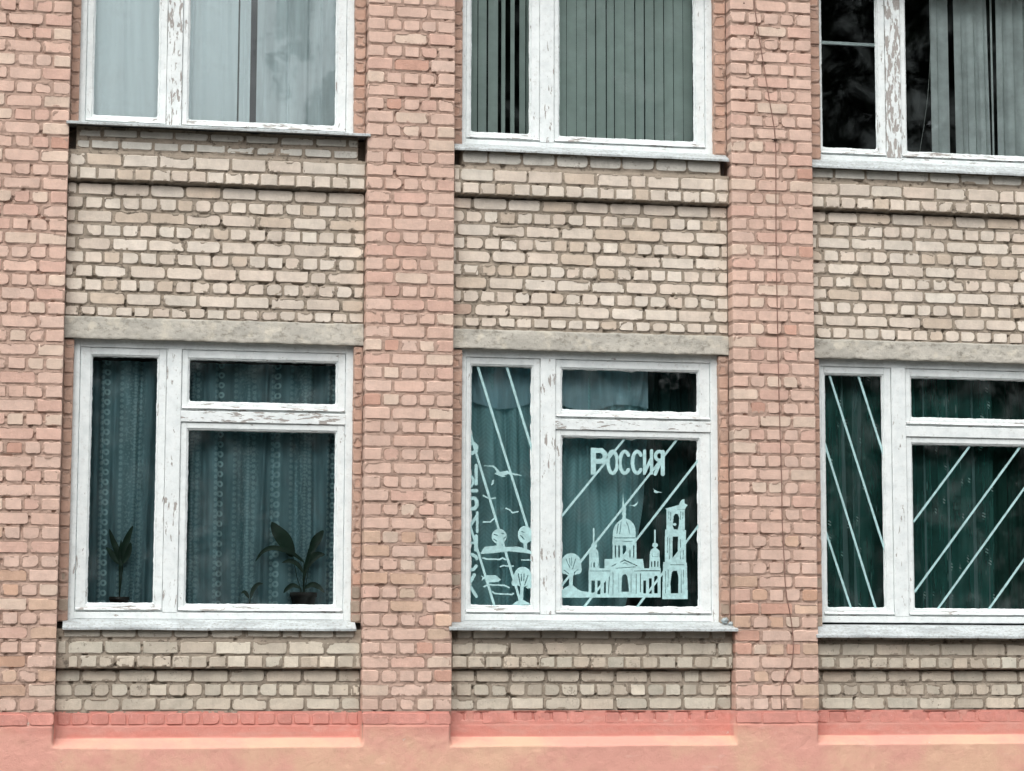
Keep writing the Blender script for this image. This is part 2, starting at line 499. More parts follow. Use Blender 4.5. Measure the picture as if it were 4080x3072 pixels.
def place_brick(rect, yface, col, mat, parent, joined=None, deep=False):
    x0, x1, z0, z1 = rect
    w, h = x1 - x0, z1 - z0
    if w < 0.012 or h < 0.012: return
    if w > 0.165: me, v, f = rng.choice(V_SD if deep else V_S); bw = SW
    else: me, v, f = rng.choice(V_HD if deep else V_H); bw = HW
    cx, cz = (x0 + x1) / 2, (z0 + z1) / 2
    y = yface + rng.uniform(-.002, .0025)
    flip = -1 if (rng.random() < .5 and False) else 1
    sc = (w / bw * flip, 1, h / BH)
    if joined is not None:
        n = len(joined.v)
        joined.v += [(cx + a * sc[0], y + b, cz + c * sc[2]) for a, b, c in v]
        joined.f += [tuple(n + i for i in q) for q in f]
        return
    o = bpy.data.objects.new('brick', me)
    C.objects.link(o)
    o.parent = parent
    o.location = (cx, y, cz)
    o.rotation_euler = (0, rng.uniform(-.006, .006), 0)
    o.scale = sc
    o.color = (col[0], col[1], col[2], 1)
    s = o.material_slots[0]
    s.link = 'OBJECT'
    s.material = mat

def jit(c, v, hue=0.0):
    k = 1 + rng.gauss(0, v)
    h = rng.gauss(0, hue)
    return (c[0] * k, c[1] * k * (1 - h), c[2] * k * (1 - 1.4 * h))
def col_pink():
    r = rng.random()
    if r < .03: return jit((.55, .33, .255), .05)
    if r < .16: return jit((.60, .40, .325), .03)
    if r < .30: return jit((.64, .50, .405), .03)
    return jit((.63, .45, .368), .028, .015)
def col_cream():
    r = rng.random()
    if r < .14: return jit((.575, .480, .385), .04)
    if r < .28: return jit((.68, .61, .525), .03)
    return jit((.645, .565, .478), .045, .015)
def col_low(): return jit((.53, .475, .39), .09, .02)
def col_under(): return jit((.55, .53, .475), .06)
def col_red(): return jit((.60, .265, .22), .03)

def course(xa, xb, first, pitch, var=.006):
    """joint positions along one course"""
    xs = [xa]
    x = xa + first if first else xa + pitch
    while x < xb - 0.03:
        xs.append(x + rng.uniform(-var, var))
        x += pitch
        if rng.random() < .03 and pitch > .2: x -= pitch * .5
    xs.append(xb)
    return xs

def rects_of(xs, z0, z1, gap=.0160):
    out = []
    for a, b in zip(xs[:-1], xs[1:]):
        g1, g2 = gap / 2 + rng.uniform(-.003, .003), gap / 2 + rng.uniform(-.003, .003)
        out.append((a + (g1 if a != xs[0] else .002), b - (g2 if b != xs[-1] else .002),
                    z0 + gap / 2 + rng.uniform(-.002, .003), z1 - gap / 2 + rng.uniform(-.003, .002)))
    return out

def mortar_field(xa, xb, za, zb, step, rects, base, recess, seed, smear=.5):
    """mortar bed: recessed joints, smeared over brick edges here and there; base(X,Z) = wall face"""
    xs = np.arange(xa, xb + step * .5, step); zs = np.arange(za, zb + step * .5, step)
    xs[-1] = xb; zs[-1] = zb
    X, Z = np.meshgrid(xs, zs)
    D = np.full(X.shape, -1.0)
    for (x0, x1, z0, z1) in rects:
        i0, i1 = np.searchsorted(xs, x0), np.searchsorted(xs, x1)
        j0, j1 = np.searchsorted(zs, z0), np.searchsorted(zs, z1)
        if i1 <= i0 or j1 <= j0: continue
        sx = xs[i0:i1]; sz = zs[j0:j1]
        dx = np.minimum(sx - x0, x1 - sx); dz = np.minimum(sz - z0, z1 - sz)
        # rounded inside distance
        d = np.minimum(dx[None, :], dz[:, None])
        cr = dx[None, :] + dz[:, None] - 0.016
        d = np.minimum(d, np.maximum(cr, 0) + 0.0 * d)
        D[j0:j1, i0:i1] = np.maximum(D[j0:j1, i0:i1], d)
    n1 = vnoise(X, Z, .11, seed); n2 = vnoise(X, Z, .024, seed + 5); n3 = vnoise(X, Z, .011, seed + 9)
    n0 = vnoise(X, Z, .35, seed + 13)
    h = recess - .010 * (n1 - .5) * (.6 + n0) - .006 * (n2 - .5) - .003 * (n3 - .5)
    hole = np.clip((vnoise(X, Z, .045, seed + 17) - .77) / .1, 0, 1) * np.clip((vnoise(X, Z, .5, seed + 21) - .35) / .2, 0, 1)
    h = h + hole * .024
    lim = .004 + .020 * np.clip((vnoise(X, Z, .07, seed + 25) - .52 + .25 * (smear - .5)) / .4, 0, 1)
    h = np.where(D > lim, np.maximum(h, .012), h)
    # edge smear: where the bed laps over the arris it lies just proud of the brick
    lap = (D > 0) & (D <= lim)
    h = np.where(lap, np.minimum(h, .003) - .004 * n2, h)
    return xs, zs, base(X, Z) + h

# ---- piers
def flat(v): return lambda X, Z: np.full(X.shape, v)
def pier(i, x0, x1, kmax, joined):
    rects, deeps, bj = [], [], MB() if joined else None
    P = None
    lay = []
    for k in range(1, kmax + 1):
        z0, z1 = (k - 1) * CO, k * CO
        w = x1 - x0
        if k % 2: xs = [x0 + w * q / 5 + (rng.uniform(-.005, .005) if 0 < q < 5 else 0) for q in range(6)]
        else:
            a = w * .302 + rng.uniform(-.012, .012); b = w * .302 + rng.uniform(-.012, .012)
            xs = [x0, x0 + a, x1 - b, x1]
        rr = rects_of(xs, z0, z1)
        rr[0] = (x0,) + rr[0][1:]; rr[-1] = (rr[-1][0], x1) + rr[-1][2:]
        for q, r in enumerate(rr): lay.append((r, q in (0, len(rr) - 1), k))
    rects = [l[0] for l in lay]
    xs, zs, Y = mortar_field(x0, x1, -.002, kmax * CO, .0062, rects, flat(YP), .0075, 31 + i * 3, .5)
    Y[:, 0] = np.maximum(Y[:, 0], .006); Y[:, -1] = np.maximum(Y[:, -1], .006)
    me = grid_mesh('pier_mortar', xs, zs, Y, M_MP)
    P = part('pier', me)
    sd = MB().box(x0 + .005, x1 - .005, .02, .5, -.3, kmax * CO)
    sub_o = part('pier_core', sd.mesh('pier_core', M_MP), P); sub_o.matrix_parent_inverse = Matrix.Identity(4)
    for r, deep, k in lay:
        c = col_pink()
        if k < 14 and rng.random() < .22: c = jit((.57, .40, .30), .07, .05)
        if i == 2 and k in (5, 6, 8) and rng.random() < .5: c = jit((.55, .33, .255), .05)
        place_brick(r, YP, c, M_BP, P, bj, deep)
    if joined:
        o = part('brick_rows', bj.mesh('brick_rows', M_BP), P); o.matrix_parent_inverse = Matrix.Identity(4)
        o.color = (.615, .44, .35, 1); tag(o, kind='stuff')
    return P
for i, (a, b) in enumerate(PIL): pier(i, a, b, 57, i == 3)

# window sills: left end, right end, front lip, height at the frame
SILLS = [(.041, 2.168, .592, .668, .035), (2.854, 5.071, .600, .668, -.024), (5.693, 7.95, .556, .652, -.018), (-.02, 2.232, 4.298, 4.345, -.024), (2.882, 5.046, 4.236, 4.315, .030), (5.716, 7.93, 4.216, 4.315, .022)]
# ---- spandrel panels between the storeys
UP = [ # k: (stretcher?, first) per bay, measured from the left pier
 {29: .10, 30: .175, 31: .13, 32: .065, 33: .135, 34: .065, 35: .13, 36: .065, 37: .13, 38: .065, 'D': .07, 'C': .115, 'A': (.06, 2.15)},
 {29: .10, 30: .18, 31: .085, 32: .022, 33: .085, 34: .045, 35: .115, 36: .045, 37: .105, 38: .165, 'D': .06, 'C': .04, 'A': (2.95, 4.99)},
 {29: .045, 30: .12, 31: .08, 32: .155, 33: .085, 34: .15, 35: .12, 36: .075, 37: .09, 38: .155, 'D': .11, 'C': .225, 'A': (5.715, 7.86)}]
def spandrel_upper(i):
    xa, xb = BAY[i]
    d = UP[i]
    lay = []
    for k in range(29, 39):
        z0, z1 = (k - 1) * CO, k * CO
        if k == 29: z0 = 2.884 if i < 2 else 2.872
        for r in rects_of(course(xa, xb, d[k], .1335 if k % 2 else .267), z0, z1, .0145): lay.append((r, YW, 'p'))
    for r in rects_of(course(xa + .012, xb - .006, d['D'], .1335), 3.897, 3.996): lay.append((r, YC, 'c'))
    for r in rects_of(course(xa + .012, xb - .006, d['C'], .267), 3.996, 4.104): lay.append((r, YC, 'c'))
    ax0, ax1 = d['A']
    if i == 0:
        for r in rects_of(course(ax0, ax1, .11, .20, .05), 4.130, 4.205): lay.append((r, YU, 'u'))
        for r in rects_of(course(ax0 + .01, ax1, .17, .262, .01), 4.215, 4.290): lay.append((r, YU, 'u'))
    else:
        for r in rects_of(course(ax0, ax1, .20, .262, .004), 4.135, 4.245 if i == 1 else 4.235, .010): lay.append((r, YU, 'u'))
    def base(X, Z):
        y = np.where(Z < 3.897, YW, np.where(Z < 4.108, YC, np.clip(YC + (Z - 4.108) * .9, YC, YU)))
        return np.where((Z > 4.128) & ((X < ax0 - .005) | (X > ax1 + .005)), YW + .09, y)
    xs, zs, Y = mortar_field(xa, xb, 2.86, SILLS[i + 3][2] + .004, .0062, [l[0] for l in lay], base, .0090, 3 + i * 7, .55)
    # bed joint cut extra deep to shape the shadow line under the corbel
    X, Z = np.meshgrid(xs, zs)
    Y += np.where((Z > 3.874) & (Z < 3.897), .030, 0) * (vnoise(X, Z, .09, 40 + i) > .25)
    S = part('spandrel', grid_mesh('spandrel_mortar', xs, zs, Y, M_MC))
    co = part('spandrel_core', MB().box(xa - .02, xb + .02, .23, .50, 2.87, 4.30).mesh('spandrel_core', M_CORE), S)
    co.matrix_parent_inverse = Matrix.Identity(4)
    lay = [((r[0], r[1], r[2], min(r[3], SILLS[i + 3][2] + .002)), y, z) for r, y, z in lay]
    for r, y, z in lay:
        c = {'p': col_cream, 'c': col_cream, 'u': col_under}[z]()
        if i == 1 and r[0] < xa + .02 and 2.96 < r[2] < 2.99: c = (.50, .37, .295)
        place_brick(r, y, c, M_BL if z == 'u' else M_BC, S, None, z == 'c')
for i in range(3): spandrel_upper(i)

LOWR = [{1: .20, 2: .13, 3: .18, 'D': .07, 'C': .06, 'A': .262}, {1: .20, 2: .05, 3: .20, 'D': .12, 'C': .17, 'A': .12}, {1: .05, 2: .10, 3: .06, 'D': .03, 'C': .20, 'A': .225}]
def spandrel_lower(i):
    xa, xb = BAY[i]
    d = LOWR[i]
    lay = []
    for k in (1, 2, 3):
        for r in rects_of(course(xa, xb, d[k], .267 if k % 2 else .1335), (k - 1) * CO, k * CO, .0155): lay.append((r, YW, 'p'))
    for r in rects_of(course(xa + (.09 if i == 0 else .012), xb - .006, d['D'], .1335), .310, .408): lay.append((r, YC, 'c'))
    for r in rects_of(course(xa + .012, xb - .006, d['C'], .267), .408, .512): lay.append((r, YC, 'c'))
    for r in rects_of(course(xa + .05, xb - .05, d['A'], .262, .004), .532, .615, .010): lay.append((r, YU, 'u'))
    def base(X, Z): return np.where(Z < .310, YW, np.where(Z < .515, YC, np.clip(YC + (Z - .515) * 1.2, YC, YU)))
    xs, zs, Y = mortar_field(xa, xb, -.01, SILLS[i][2] + .004, .0062, [l[0] for l in lay], base, .0095, 33 + i * 5, .62)
    X, Z = np.meshgrid(xs, zs)
    Y += np.where((Z > .288) & (Z < .31), .030, 0) * (vnoise(X, Z, .09, 50 + i) > .25)  # groove deepened below the corbel to darken its shadow line
    S = part('spandrel', grid_mesh('spandrel_mortar', xs, zs, Y, M_MC))
    co = part('spandrel_core', MB().box(xa - .02, xb + .02, .23, .50, -.02, .64).mesh('spandrel_core', M_CORE), S)
    co.matrix_parent_inverse = Matrix.Identity(4)
    lay = [((r[0], r[1], r[2], min(r[3], SILLS[i][2] + .002)), y, z) for r, y, z in lay]
    for r, y, z in lay:
        place_brick(r, y, col_low() if z != 'u' else jit((.52, .48, .41), .06), M_BL, S, None, z == 'c')
for i in range(3): spandrel_lower(i)

# ---- windows: measured frame, pane and bar positions
WIN = [  # x0, x1, pane L, post, pane R
 dict(x0=.064, x1=2.148, pl=(.200, .700), post=(.755, .864), pr=(.912, 2.030), up=False),
 dict(x0=2.955, x1=4.985, pl=(3.041, 3.530), post=(3.583, 3.700), pr=(3.746, 4.840), up=False),
 dict(x0=5.778, x1=7.835, pl=(5.850, 6.340), post=(6.399, 6.514), pr=(6.560, 7.680), up=False),
 dict(x0=.056, x1=2.130, pl=(.162, .662), post=(.713, .826), pr=(.868, 2.000), up=True),
 dict(x0=2.945, x1=4.962, pl=(3.028, 3.510), post=(3.575, 3.687), pr=(3.724, 4.828), up=True),
 dict(x0=5.814, x1=7.850, pl=(5.858, 6.334), post=(6.393, 6.518), pr=(6.562, 7.690), up=True)]
WZ0 = dict(zb=.668, zt=2.728, pane=(.772, 2.612), tp=(2.268, 2.604), trans=(2.125, 2.208), lp=(.768, 2.078))

def bar(x0, x1, z0, z1, yf, yb, axis, ch=.004, seg=.05, j=.0008):
    """chamfered timber member running along axis 'x' or 'z' with slightly wavy painted arrises"""
    a0, a1 = (x0, x1) if axis == 'x' else (z0, z1)
    b0, b1 = (z0, z1) if axis == 'x' else (x0, x1)
    n = max(2, int((a1 - a0) / seg) + 1)
    rings = []
    for i in range(n):
        a = a0 + (a1 - a0) * i / (n - 1)
        prof = [(b0, yb), (b0, yf + ch), (b0 + ch, yf), (b1 - ch, yf), (b1, yf + ch), (b1, yb)]
        ring = []
        for b, y in prof:
            b += rng.uniform(-j, j); y += rng.uniform(-j, j) * .6
            ring.append((a, y, b) if axis == 'x' else (b, y, a))
        rings.append(ring if axis == 'z' else ring[::-1])
    m = MB().sweep(rings)
    return m

def putty_ring(x0, x1, z0, z1, y, seed, lo=.004, hi=.016, corner=.02):
    """lumpy putty and paint fillet lapping onto the pane"""
    m = MB()
    def edge(p0, p1, nrm):
        L = math.hypot(p1[0] - p0[0], p1[1] - p0[1]); n = max(4, int(L / .011))
        outer, inner = [], []
        for i in range(n + 1):
            s = i / n
            px, pz = p0[0] + (p1[0] - p0[0]) * s, p0[1] + (p1[1] - p0[1]) * s
            w = lo + (hi - lo) * max(0, float(vnoise(np.array([L * s * 1.0]), np.array([0.3]), .06, seed)[0]) - .45) * 1.6
            w += .004 * (float(vnoise(np.array([L * s]), np.array([1.3]), .013, seed + 2)[0]))
            e = min(s * L, (1 - s) * L)
            if e < corner: w += (corner - e) * .35
            outer.append((px - nrm[0] * .006, y - .001, pz - nrm[1] * .006)); inner.append((px + nrm[0] * w, y + .0035, pz + nrm[1] * w))
        b = len(m.v); m.v += outer + inner; k = n + 1
        for i in range(n): m.f.append((b + i, b + i + 1, b + k + i + 1, b + k + i))
    edge((x0, z0), (x1, z0), (0, 1)); edge((x1, z0), (x1, z1), (-1, 0)); edge((x1, z1), (x0, z1), (0, -1)); edge((x0, z1), (x0, z0), (1, 0))
    return m

def build_window(i, w):
    dz = DZ if w['up'] else 0.0
    W = empty('window'); W.parent = B
    W.matrix_parent_inverse = Matrix.Translation(-Vector((3.5, 0.3, GROUND)))
    WZ = dict(WZ0, trans=(2.30, 2.375), tp=(2.43, 2.604), lp=(.768, 2.26)) if w['up'] else WZ0
    def add(name, mb, mat, peel=0.0, smooth=False):
        o = obj(name, mb.mesh(name, mat, smooth), W)
        o.color = (peel, 0, 0, 1)
        return o
    x0, x1 = w['x0'], w['x1']; zb, zt = WZ['zb'] + dz, WZ['zt'] + dz
    (pl0, pl1), (p0, p1), (pr0, pr1) = w['pl'], w['post'], w['pr']
    pk = [.55, .35, .25, .75, .75, .8][i]
    sl = min(.058, (pl0 - x0) * .6); sr = min(.06, (x1 - pr1) * .58)
    xl, xr = x0 + sl, x1 - sr                                     # inner edges of the outer frame
    hb, ht = zb + .050, zt - .062
    add('frame_stile', bar(x0, xl, zb, zt, .192, .31, 'z'), M_PV, .25 * pk + .1)
    add('frame_stile', bar(xr, x1, zb, zt, .192, .31, 'z'), M_PV, .35 * pk + .1)
    add('frame_head', bar(xl, xr, ht, zt, .194, .31, 'x'), M_PH, .05)
    add('frame_bottom_rail', bar(xl, xr, zb, hb, .190, .31, 'x'), M_PH, .15 + .25 * pk)
    add('post', bar(p0, p1, hb, ht, .188, .31, 'z'), M_PV, [.55, .55, .40, .85, .55, 1.0][i])
    tr0, tr1 = WZ['trans'][0] + dz, WZ['trans'][1] + dz
    add('transom', bar(p1, xr, tr0, tr1, .191, .31, 'x'), M_PH, [.75, .75, .15, .5, .5, .5][i])
    def sash(xa, xb, za, zb_, px, pz, drip=True, pv=.3):
        yf, yb = .2035, .285
        e = .002
        add('sash_stile', bar(xa + e, px[0], za + e, zb_ - e, yf, yb, 'z'), M_PV, pv)
        add('sash_stile', bar(px[1], xb - e, za + e, zb_ - e, yf, yb, 'z'), M_PV, pv)
        add('sash_rail', bar(px[0], px[1], pz[1], zb_ - e, yf + .0015, yb, 'x'), M_PH, pv * .5)
        add('sash_rail', bar(px[0], px[1], za + e, pz[0], yf + .0015, yb, 'x'), M_PH, pv + .25)
        if drip:
            zm = za + (pz[0] - za) * .30
            rings = []
            for s in range(14):
                xx = xa + .006 + (xb - xa - .012) * s / 13
                j = rng.uniform(-.0015, .0015)
                rings.append([(xx, yf + .004, zm + .020 + j), (xx, yf - .016, zm + .008 + j), (xx, yf - .018, zm + j), (xx, yf + .004, zm + .001 + j)])
            add('drip_moulding', MB().sweep([r[::-1] for r in rings]), M_PH, pv + .5)
        yb2 = .2225
        for (a, b, c, d_, ax) in ((px[0] - .001, px[0] + .009, pz[0], pz[1], 'z'), (px[1] - .009, px[1] + .001, pz[0], pz[1], 'z'),
                                (px[0] + .009, px[1] - .009, pz[1] - .009, pz[1] + .001, 'x'), (px[0] + .009, px[1] - .009, pz[0] - .001, pz[0] + .010, 'x')):
            add('glazing_bead', bar(a, b, c, d_, yb2 - .010, yb2 + .02, ax, .003, .06, .0008), M_PV if ax == 'z' else M_PH, .25 + .3 * pk)
        gp = MB(); yg = .232
        gp.v = [(px[0] - .003, yg, pz[0] - .003), (px[1] + .003, yg, pz[0] - .003), (px[1] + .003, yg, pz[1] + .003), (px[0] - .003, yg, pz[1] + .003)]
        gp.v += [(x, y + .004, z) for x, y, z in gp.v]
        gp.f = [(0, 1, 2, 3)]
        gp.v = gp.v[:4]
        add('glass_pane', gp, M_GLASS)
        add('putty', putty_ring(px[0] + .009, px[1] - .009, pz[0] + .010, pz[1] - .009, yg - .003, 7 + i * 5 + int(px[0] * 10) % 7, .003, (.014 if i == 1 else .007), .02), M_PUTTY)
    sash(xl, p0, hb, ht, (pl0, pl1), (WZ['pane'][0] + dz, WZ['pane'][1] + dz), True, .30 * pk + .1)
    sash(p1, xr, tr1, ht, (pr0, pr1), (WZ['tp'][0] + dz, WZ['tp'][1] + dz), True, .45 * pk + .1)
    sash(p1, xr, hb, tr0, (pr0, pr1), (WZ['lp'][0] + dz, WZ['lp'][1] + dz), True, .35 * pk + .1)
    if i == 5:
        add('glazing_bar', bar(pl0, pl1, 5.262, 5.290, .236, .262, 'x', .004), M_PH, .3)
    # metal sill
    sx0, sx1, zl, zf, yl = SILLS[i]
    rings = []
    n = 40
    for s in range(n + 1):
        xx = sx0 + (sx1 - sx0) * s / n
        a = .006 * (float(vnoise(np.array([xx]), np.array([i * 3.0]), .30, 9)[0]) - .5) + rng.uniform(-.0012, .0012)
        prof = [(.225, zf + .004), (.16, zf - .004), (yl + .007, zl + .016 + a), (yl, zl + .010 + a), (yl, zl - .005 + a), (yl + .006, zl - .007 + a), (yl + .012, zl + .004 + a), (.10, zl + .012), (.225, zf - .03)]
        rings.append([(xx, y, z) for y, z in prof])
    add('sill', MB().sweep([r for r in rings]), M_SILL)
    return W
WINO = [build_window(i, w) for i, w in enumerate(WIN)]

# ---- brick jambs beside the windows, concrete lintels over them
def jamb(xa, xb, za, zb, lower, left, seed):
    lay = []
    k0, k1 = int(math.floor(za / CO)), int(math.ceil(zb / CO))
    for k in range(k0, k1):
        z0, z1 = max(za, k * CO), min(zb, (k + 1) * CO)
        if z1 - z0 < .03: continue
        lay.append((xa + (.004 if left else 0.0) + rng.uniform(0, .006), xb - (.004 if not left else 0.0) - rng.uniform(0, .006), z0 + .006, z1 - .007 + rng.uniform(-.004, 0)))
    xs, zs, Y = mortar_field(xa, xb, za, zb, .0065, lay, flat(YW), .010, seed, .6)
    J = part('jamb', grid_mesh('jamb_mortar', xs, zs, Y, M_MP))
    side = MB().box(xa + .003, xb - .003, YW + .012, .33, za, zb)
    s = part('jamb_core', side.mesh('jamb_core', M_MP), J); s.matrix_parent_inverse = Matrix.Identity(4)
    for r in lay:
        c = jit((.50, .33, .255), .06, .02)
        if lower and r[2] < 1.0 and rng.random() < .4: c = jit((.36, .29, .23), .07)
        place_brick(r, YW + rng.uniform(0, .006), c, M_BP if rng.random() < .6 else M_BL, J, None, True)
for i, w in enumerate(WIN):
    xa, xb = BAY[i % 3]
    up = w['up']
    za, zb = (SILLS[i][3] - .02, 5.85 if up else 2.715)
    jamb(xa, w['x0'] + .012, za, zb, not up, True, 3 + i)
    jamb(w['x1'] - .008, xb, za, zb, not up, False, 17 + i)

def lintel(i, za, zb):
    xa, xb = BAY[i]
    xs = np.linspace(xa + .002, xb - .002, 190); zs = np.linspace(za, zb, 22)
    X, Z = np.meshgrid(xs, zs)
    Y = .118 + .012 * (vnoise(X, Z, .16, 12 + i) - .5) + .005 * (vnoise(X, Z, .03, 14 + i) - .5)
    ez = np.minimum(Z - za, zb - Z)
    Y += np.clip(.006 - ez, 0, 1) * .5
    Zj = Z + np.where(ez < .012, .010 * (vnoise(X, Z, .05, 16 + i) - .5), 0)
    me = grid_mesh('lintel', xs, zs, Y, M_CON)
    co = np.zeros(len(me.vertices) * 3, np.float32); me.vertices.foreach_get('co', co)
    co = co.reshape(-1, 3); co[:, 2] = Zj.ravel(); me.vertices.foreach_set('co', co.ravel()); me.update()
    L = part('lintel', me)
    o = part('lintel_core', MB().box(xa + .004, xb - .004, .135, .5, za + .002, zb).mesh('lintel_core', M_CON), L); o.matrix_parent_inverse = Matrix.Identity(4)
for i in range(3):
    lintel(i, 2.722, 2.882 if i == 0 else 2.870)
    lintel(i, 2.722 + DZ, 2.882 + DZ)

# ---- red band of painted bricks and the sloped plinth
def plinth():
    xs = np.arange(-3.2, 11.2, .0135); zs = np.concatenate([np.arange(GROUND - .05, -.30, .03), np.arange(-.30, .004, .006)])
    X, Z = np.meshgrid(xs, zs)
    ins = np.zeros(X.shape)
    for a, b in BAY:
        ins = np.maximum(ins, np.clip(np.minimum(X - a, b - X) / .012 + .5, 0, 1))
    top = -.190 + .006 * (vnoise(X, Z * 0, .4, 3) - .5); bot = -.258 + .012 * (vnoise(X, Z * 0, .5, 4) - .5)
    s = np.clip((Z - bot) / (top - bot), 0, 1); s = s * s * (3 - 2 * s) * .35 + s * .65
    rec = (YW + .002) * s * ins
    lum = .010 * (vnoise(X, Z, .45, 5) - .5) + .005 * (vnoise(X, Z, .08, 6) - .5)
    Y = -.002 + rec + lum * np.clip((-.02 - Z) / .1, 0, 1) + .0025 * (vnoise(X, Z, .03, 7) - .5)
    Y += np.where(Z > -.105, np.where(ins < .5, .006, np.where(X < 2.3, .007, .003)), 0)
    Y += np.where((Z > -.07) & (Z < -.006) & (ins > .9) & (X > 2.3) & (vnoise(X, Z * .3, .06, 8) > .55), .016, 0)
    P = part('plinth', grid_mesh('plinth', xs, zs, Y, M_PLI))
    for i, (a, b) in enumerate(BAY):
        first = [.10, .09, .10][i]
        for r in rects_of(course(a + .02, b - .015, first, .1335), -.104, -.004, .014):
            place_brick(r, YW - (.004 if i == 0 else .001) + rng.uniform(0, .004), col_red(), M_BR, P)
    for i, (a, b) in enumerate(PIL[:3]):
        w = b - a
        for r in rects_of([a, a + w * .31, b - w * .27, b], -.104, -.004, .013):
            place_brick(r, YP - (.004 if i < 2 else .001), jit((.62, .285, .235), .03), M_BR, P)
plinth()

# ---- continuation of the wall past both ends of the picture and above it
def outer_wall(xa, xb):
    bj = MB(); rects = []
    for k in range(1, 58):
        for r in rects_of(course(xa, xb, .1, .267 if k % 2 else .1335), (k - 1) * CO, k * CO): rects.append(r)
    xs, zs, Y = mortar_field(xa, xb, -.002, 57 * CO, .02, rects, flat(YW), .009, 41)
    S = part('end_wall', grid_mesh('end_wall_mortar', xs, zs, Y, M_MC))
    for r in rects: place_brick(r, YW, None, None, None, bj)
    o = part('brick_rows', bj.mesh('brick_rows', M_BC), S); o.matrix_parent_inverse = Matrix.Identity(4)
    o.color = (.575, .47, .355, 1); tag(o, kind='stuff')
outer_wall(-3.0, -.66)
outer_wall(8.585, 11.0)
top = part('wall_head', MB().box(-3.0, 11.0, .01, .5, 57 * CO, 57 * CO + .02).box(-3.0, 11.0, .04, .5, 6.55, 6.9).mesh('wall_head', M_MP))
# dark rooms behind the glass
rooms = MB()
for za, zb in ((-.15, 3.15), (3.45, 6.6)):
    rooms.box(-3.2, 11.2, 4.2, 4.3, za, zb)
    rooms.box(-3.2, 11.2, .46, 4.2, zb, zb + .1)
    for x in (-3.2, -.35, 2.5, 5.36, 8.2, 11.1): rooms.box(x, x + .09, .5, 4.2, za, zb)
part('interior_walls', rooms.mesh('interior_walls', M_DARK))
fl = MB()
for za in (-.15, 3.45): fl.box(-3.2, 11.2, .5, 4.2, za - .1, za)
part('interior_floor', fl.mesh('interior_floor', M_DARK2))
ib = MB()
for i, w in enumerate(WIN):
    z = (.715 if not w['up'] else .715 + DZ)
    o = obj('inner_sill', MB().box(w['x0'] + .02, w['x1'] - .02, .312, .52, z - .04, z).mesh('inner_sill', M_PUTTY), WINO[i])

# ------------------------------------------------------------------ pictures, lettering and stripes painted on the panes
def raster(ops, step):
    xs0 = []; zs0 = []
    for o in ops:
        if o[0] in 'ps':
            for x, y in o[1]: xs0.append(x); zs0.append(y)
        elif o[0] == 'e': xs0 += [o[1] - o[3], o[1] + o[3]]; zs0 += [o[2] - o[4], o[2] + o[4]]
    pad = 60
    gx = np.arange(min(xs0) - pad, max(xs0) + pad, step); gy = np.arange(min(zs0) - pad, max(zs0) + pad, step)
    X, Y = np.meshgrid(gx, gy); m = np.zeros(X.shape, bool)
    for o in ops:
        k = o[0]; er = k.startswith('-'); k = k.strip('-')
        if k == 'p':
            pts = o[1]; q = np.zeros(X.shape, bool)
            for (x1, y1), (x2, y2) in zip(pts, pts[1:] + pts[:1]):
                if y1 == y2: continue
                c = ((y1 > Y) != (y2 > Y)) & (X < (x2 - x1) * (Y - y1) / (y2 - y1) + x1); q ^= c
        elif k == 's':
            q = np.zeros(X.shape, bool)
            for (x1, y1), (x2, y2) in zip(o[1][:-1], o[1][1:]):
                dx, dy = x2 - x1, y2 - y1; L = dx * dx + dy * dy + 1e-9
                tt = np.clip(((X - x1) * dx + (Y - y1) * dy) / L, 0, 1)
                q |= np.hypot(X - x1 - tt * dx, Y - y1 - tt * dy) < o[2] / 2
        else: q = ((X - o[1]) / o[3]) ** 2 + ((Y - o[2]) / o[4]) ** 2 < 1
        m = m & ~q if er else m | q
    return gx, gy, m

def paint_shape(name, ops, A, parent, step=4.0, y=.2300, clip=None):
    """solid painted shape; A maps drawing units to metres on the pane"""
    gx, gy, m = raster(ops, step)
    v, f = [], []
    def P(x, yy): return (A[0][0] + A[0][1] * x + A[0][2] * yy, y, A[1][0] + A[1][1] * x + A[1][2] * yy)
    for j in range(len(gy)):
        row = np.concatenate([[False], m[j], [False]]).astype(int); d = np.diff(row)
        for s, e in zip(np.where(d == 1)[0], np.where(d == -1)[0]):
            x0, x1 = gx[s] - step / 2, gx[e - 1] + step / 2
            if clip: x0 = max(x0, clip[0]); x1 = min(x1, clip[1])
            if x1 <= x0: continue
            n = len(v); y0, y1 = gy[j] - step / 2, gy[j] + step / 2
            v += [P(x0, y1), P(x1, y1), P(x1, y0), P(x0, y0)]; f.append((n, n + 1, n + 2, n + 3))
    me = mesh_from(name, v, f, M_PICT)
    return obj(name, me, parent)

def stripe(p0, p1, w, A, parent, y=.2296):
    def P(x, yy): return Vector((A[0][0] + A[0][1] * x + A[0][2] * yy, y, A[1][0] + A[1][1] * x + A[1][2] * yy))
    a, b = P(*p0), P(*p1)
    d = (b - a).normalized(); n = Vector((-d.z, 0, d.x)) * w / 2
    k = 24; L, R_ = [], []
    for i in range(k + 1):
        c = a + (b - a) * (i / k); e = 1 + rng.uniform(-.08, .08)
        L.append(tuple(c + n * e)); R_.append(tuple(c - n * e))
    return obj('painted_stripe', mesh_from('painted_stripe', L + R_, [(i, k + 1 + i, k + 2 + i, i + 1) for i in range(k)], M_PICT), parent)

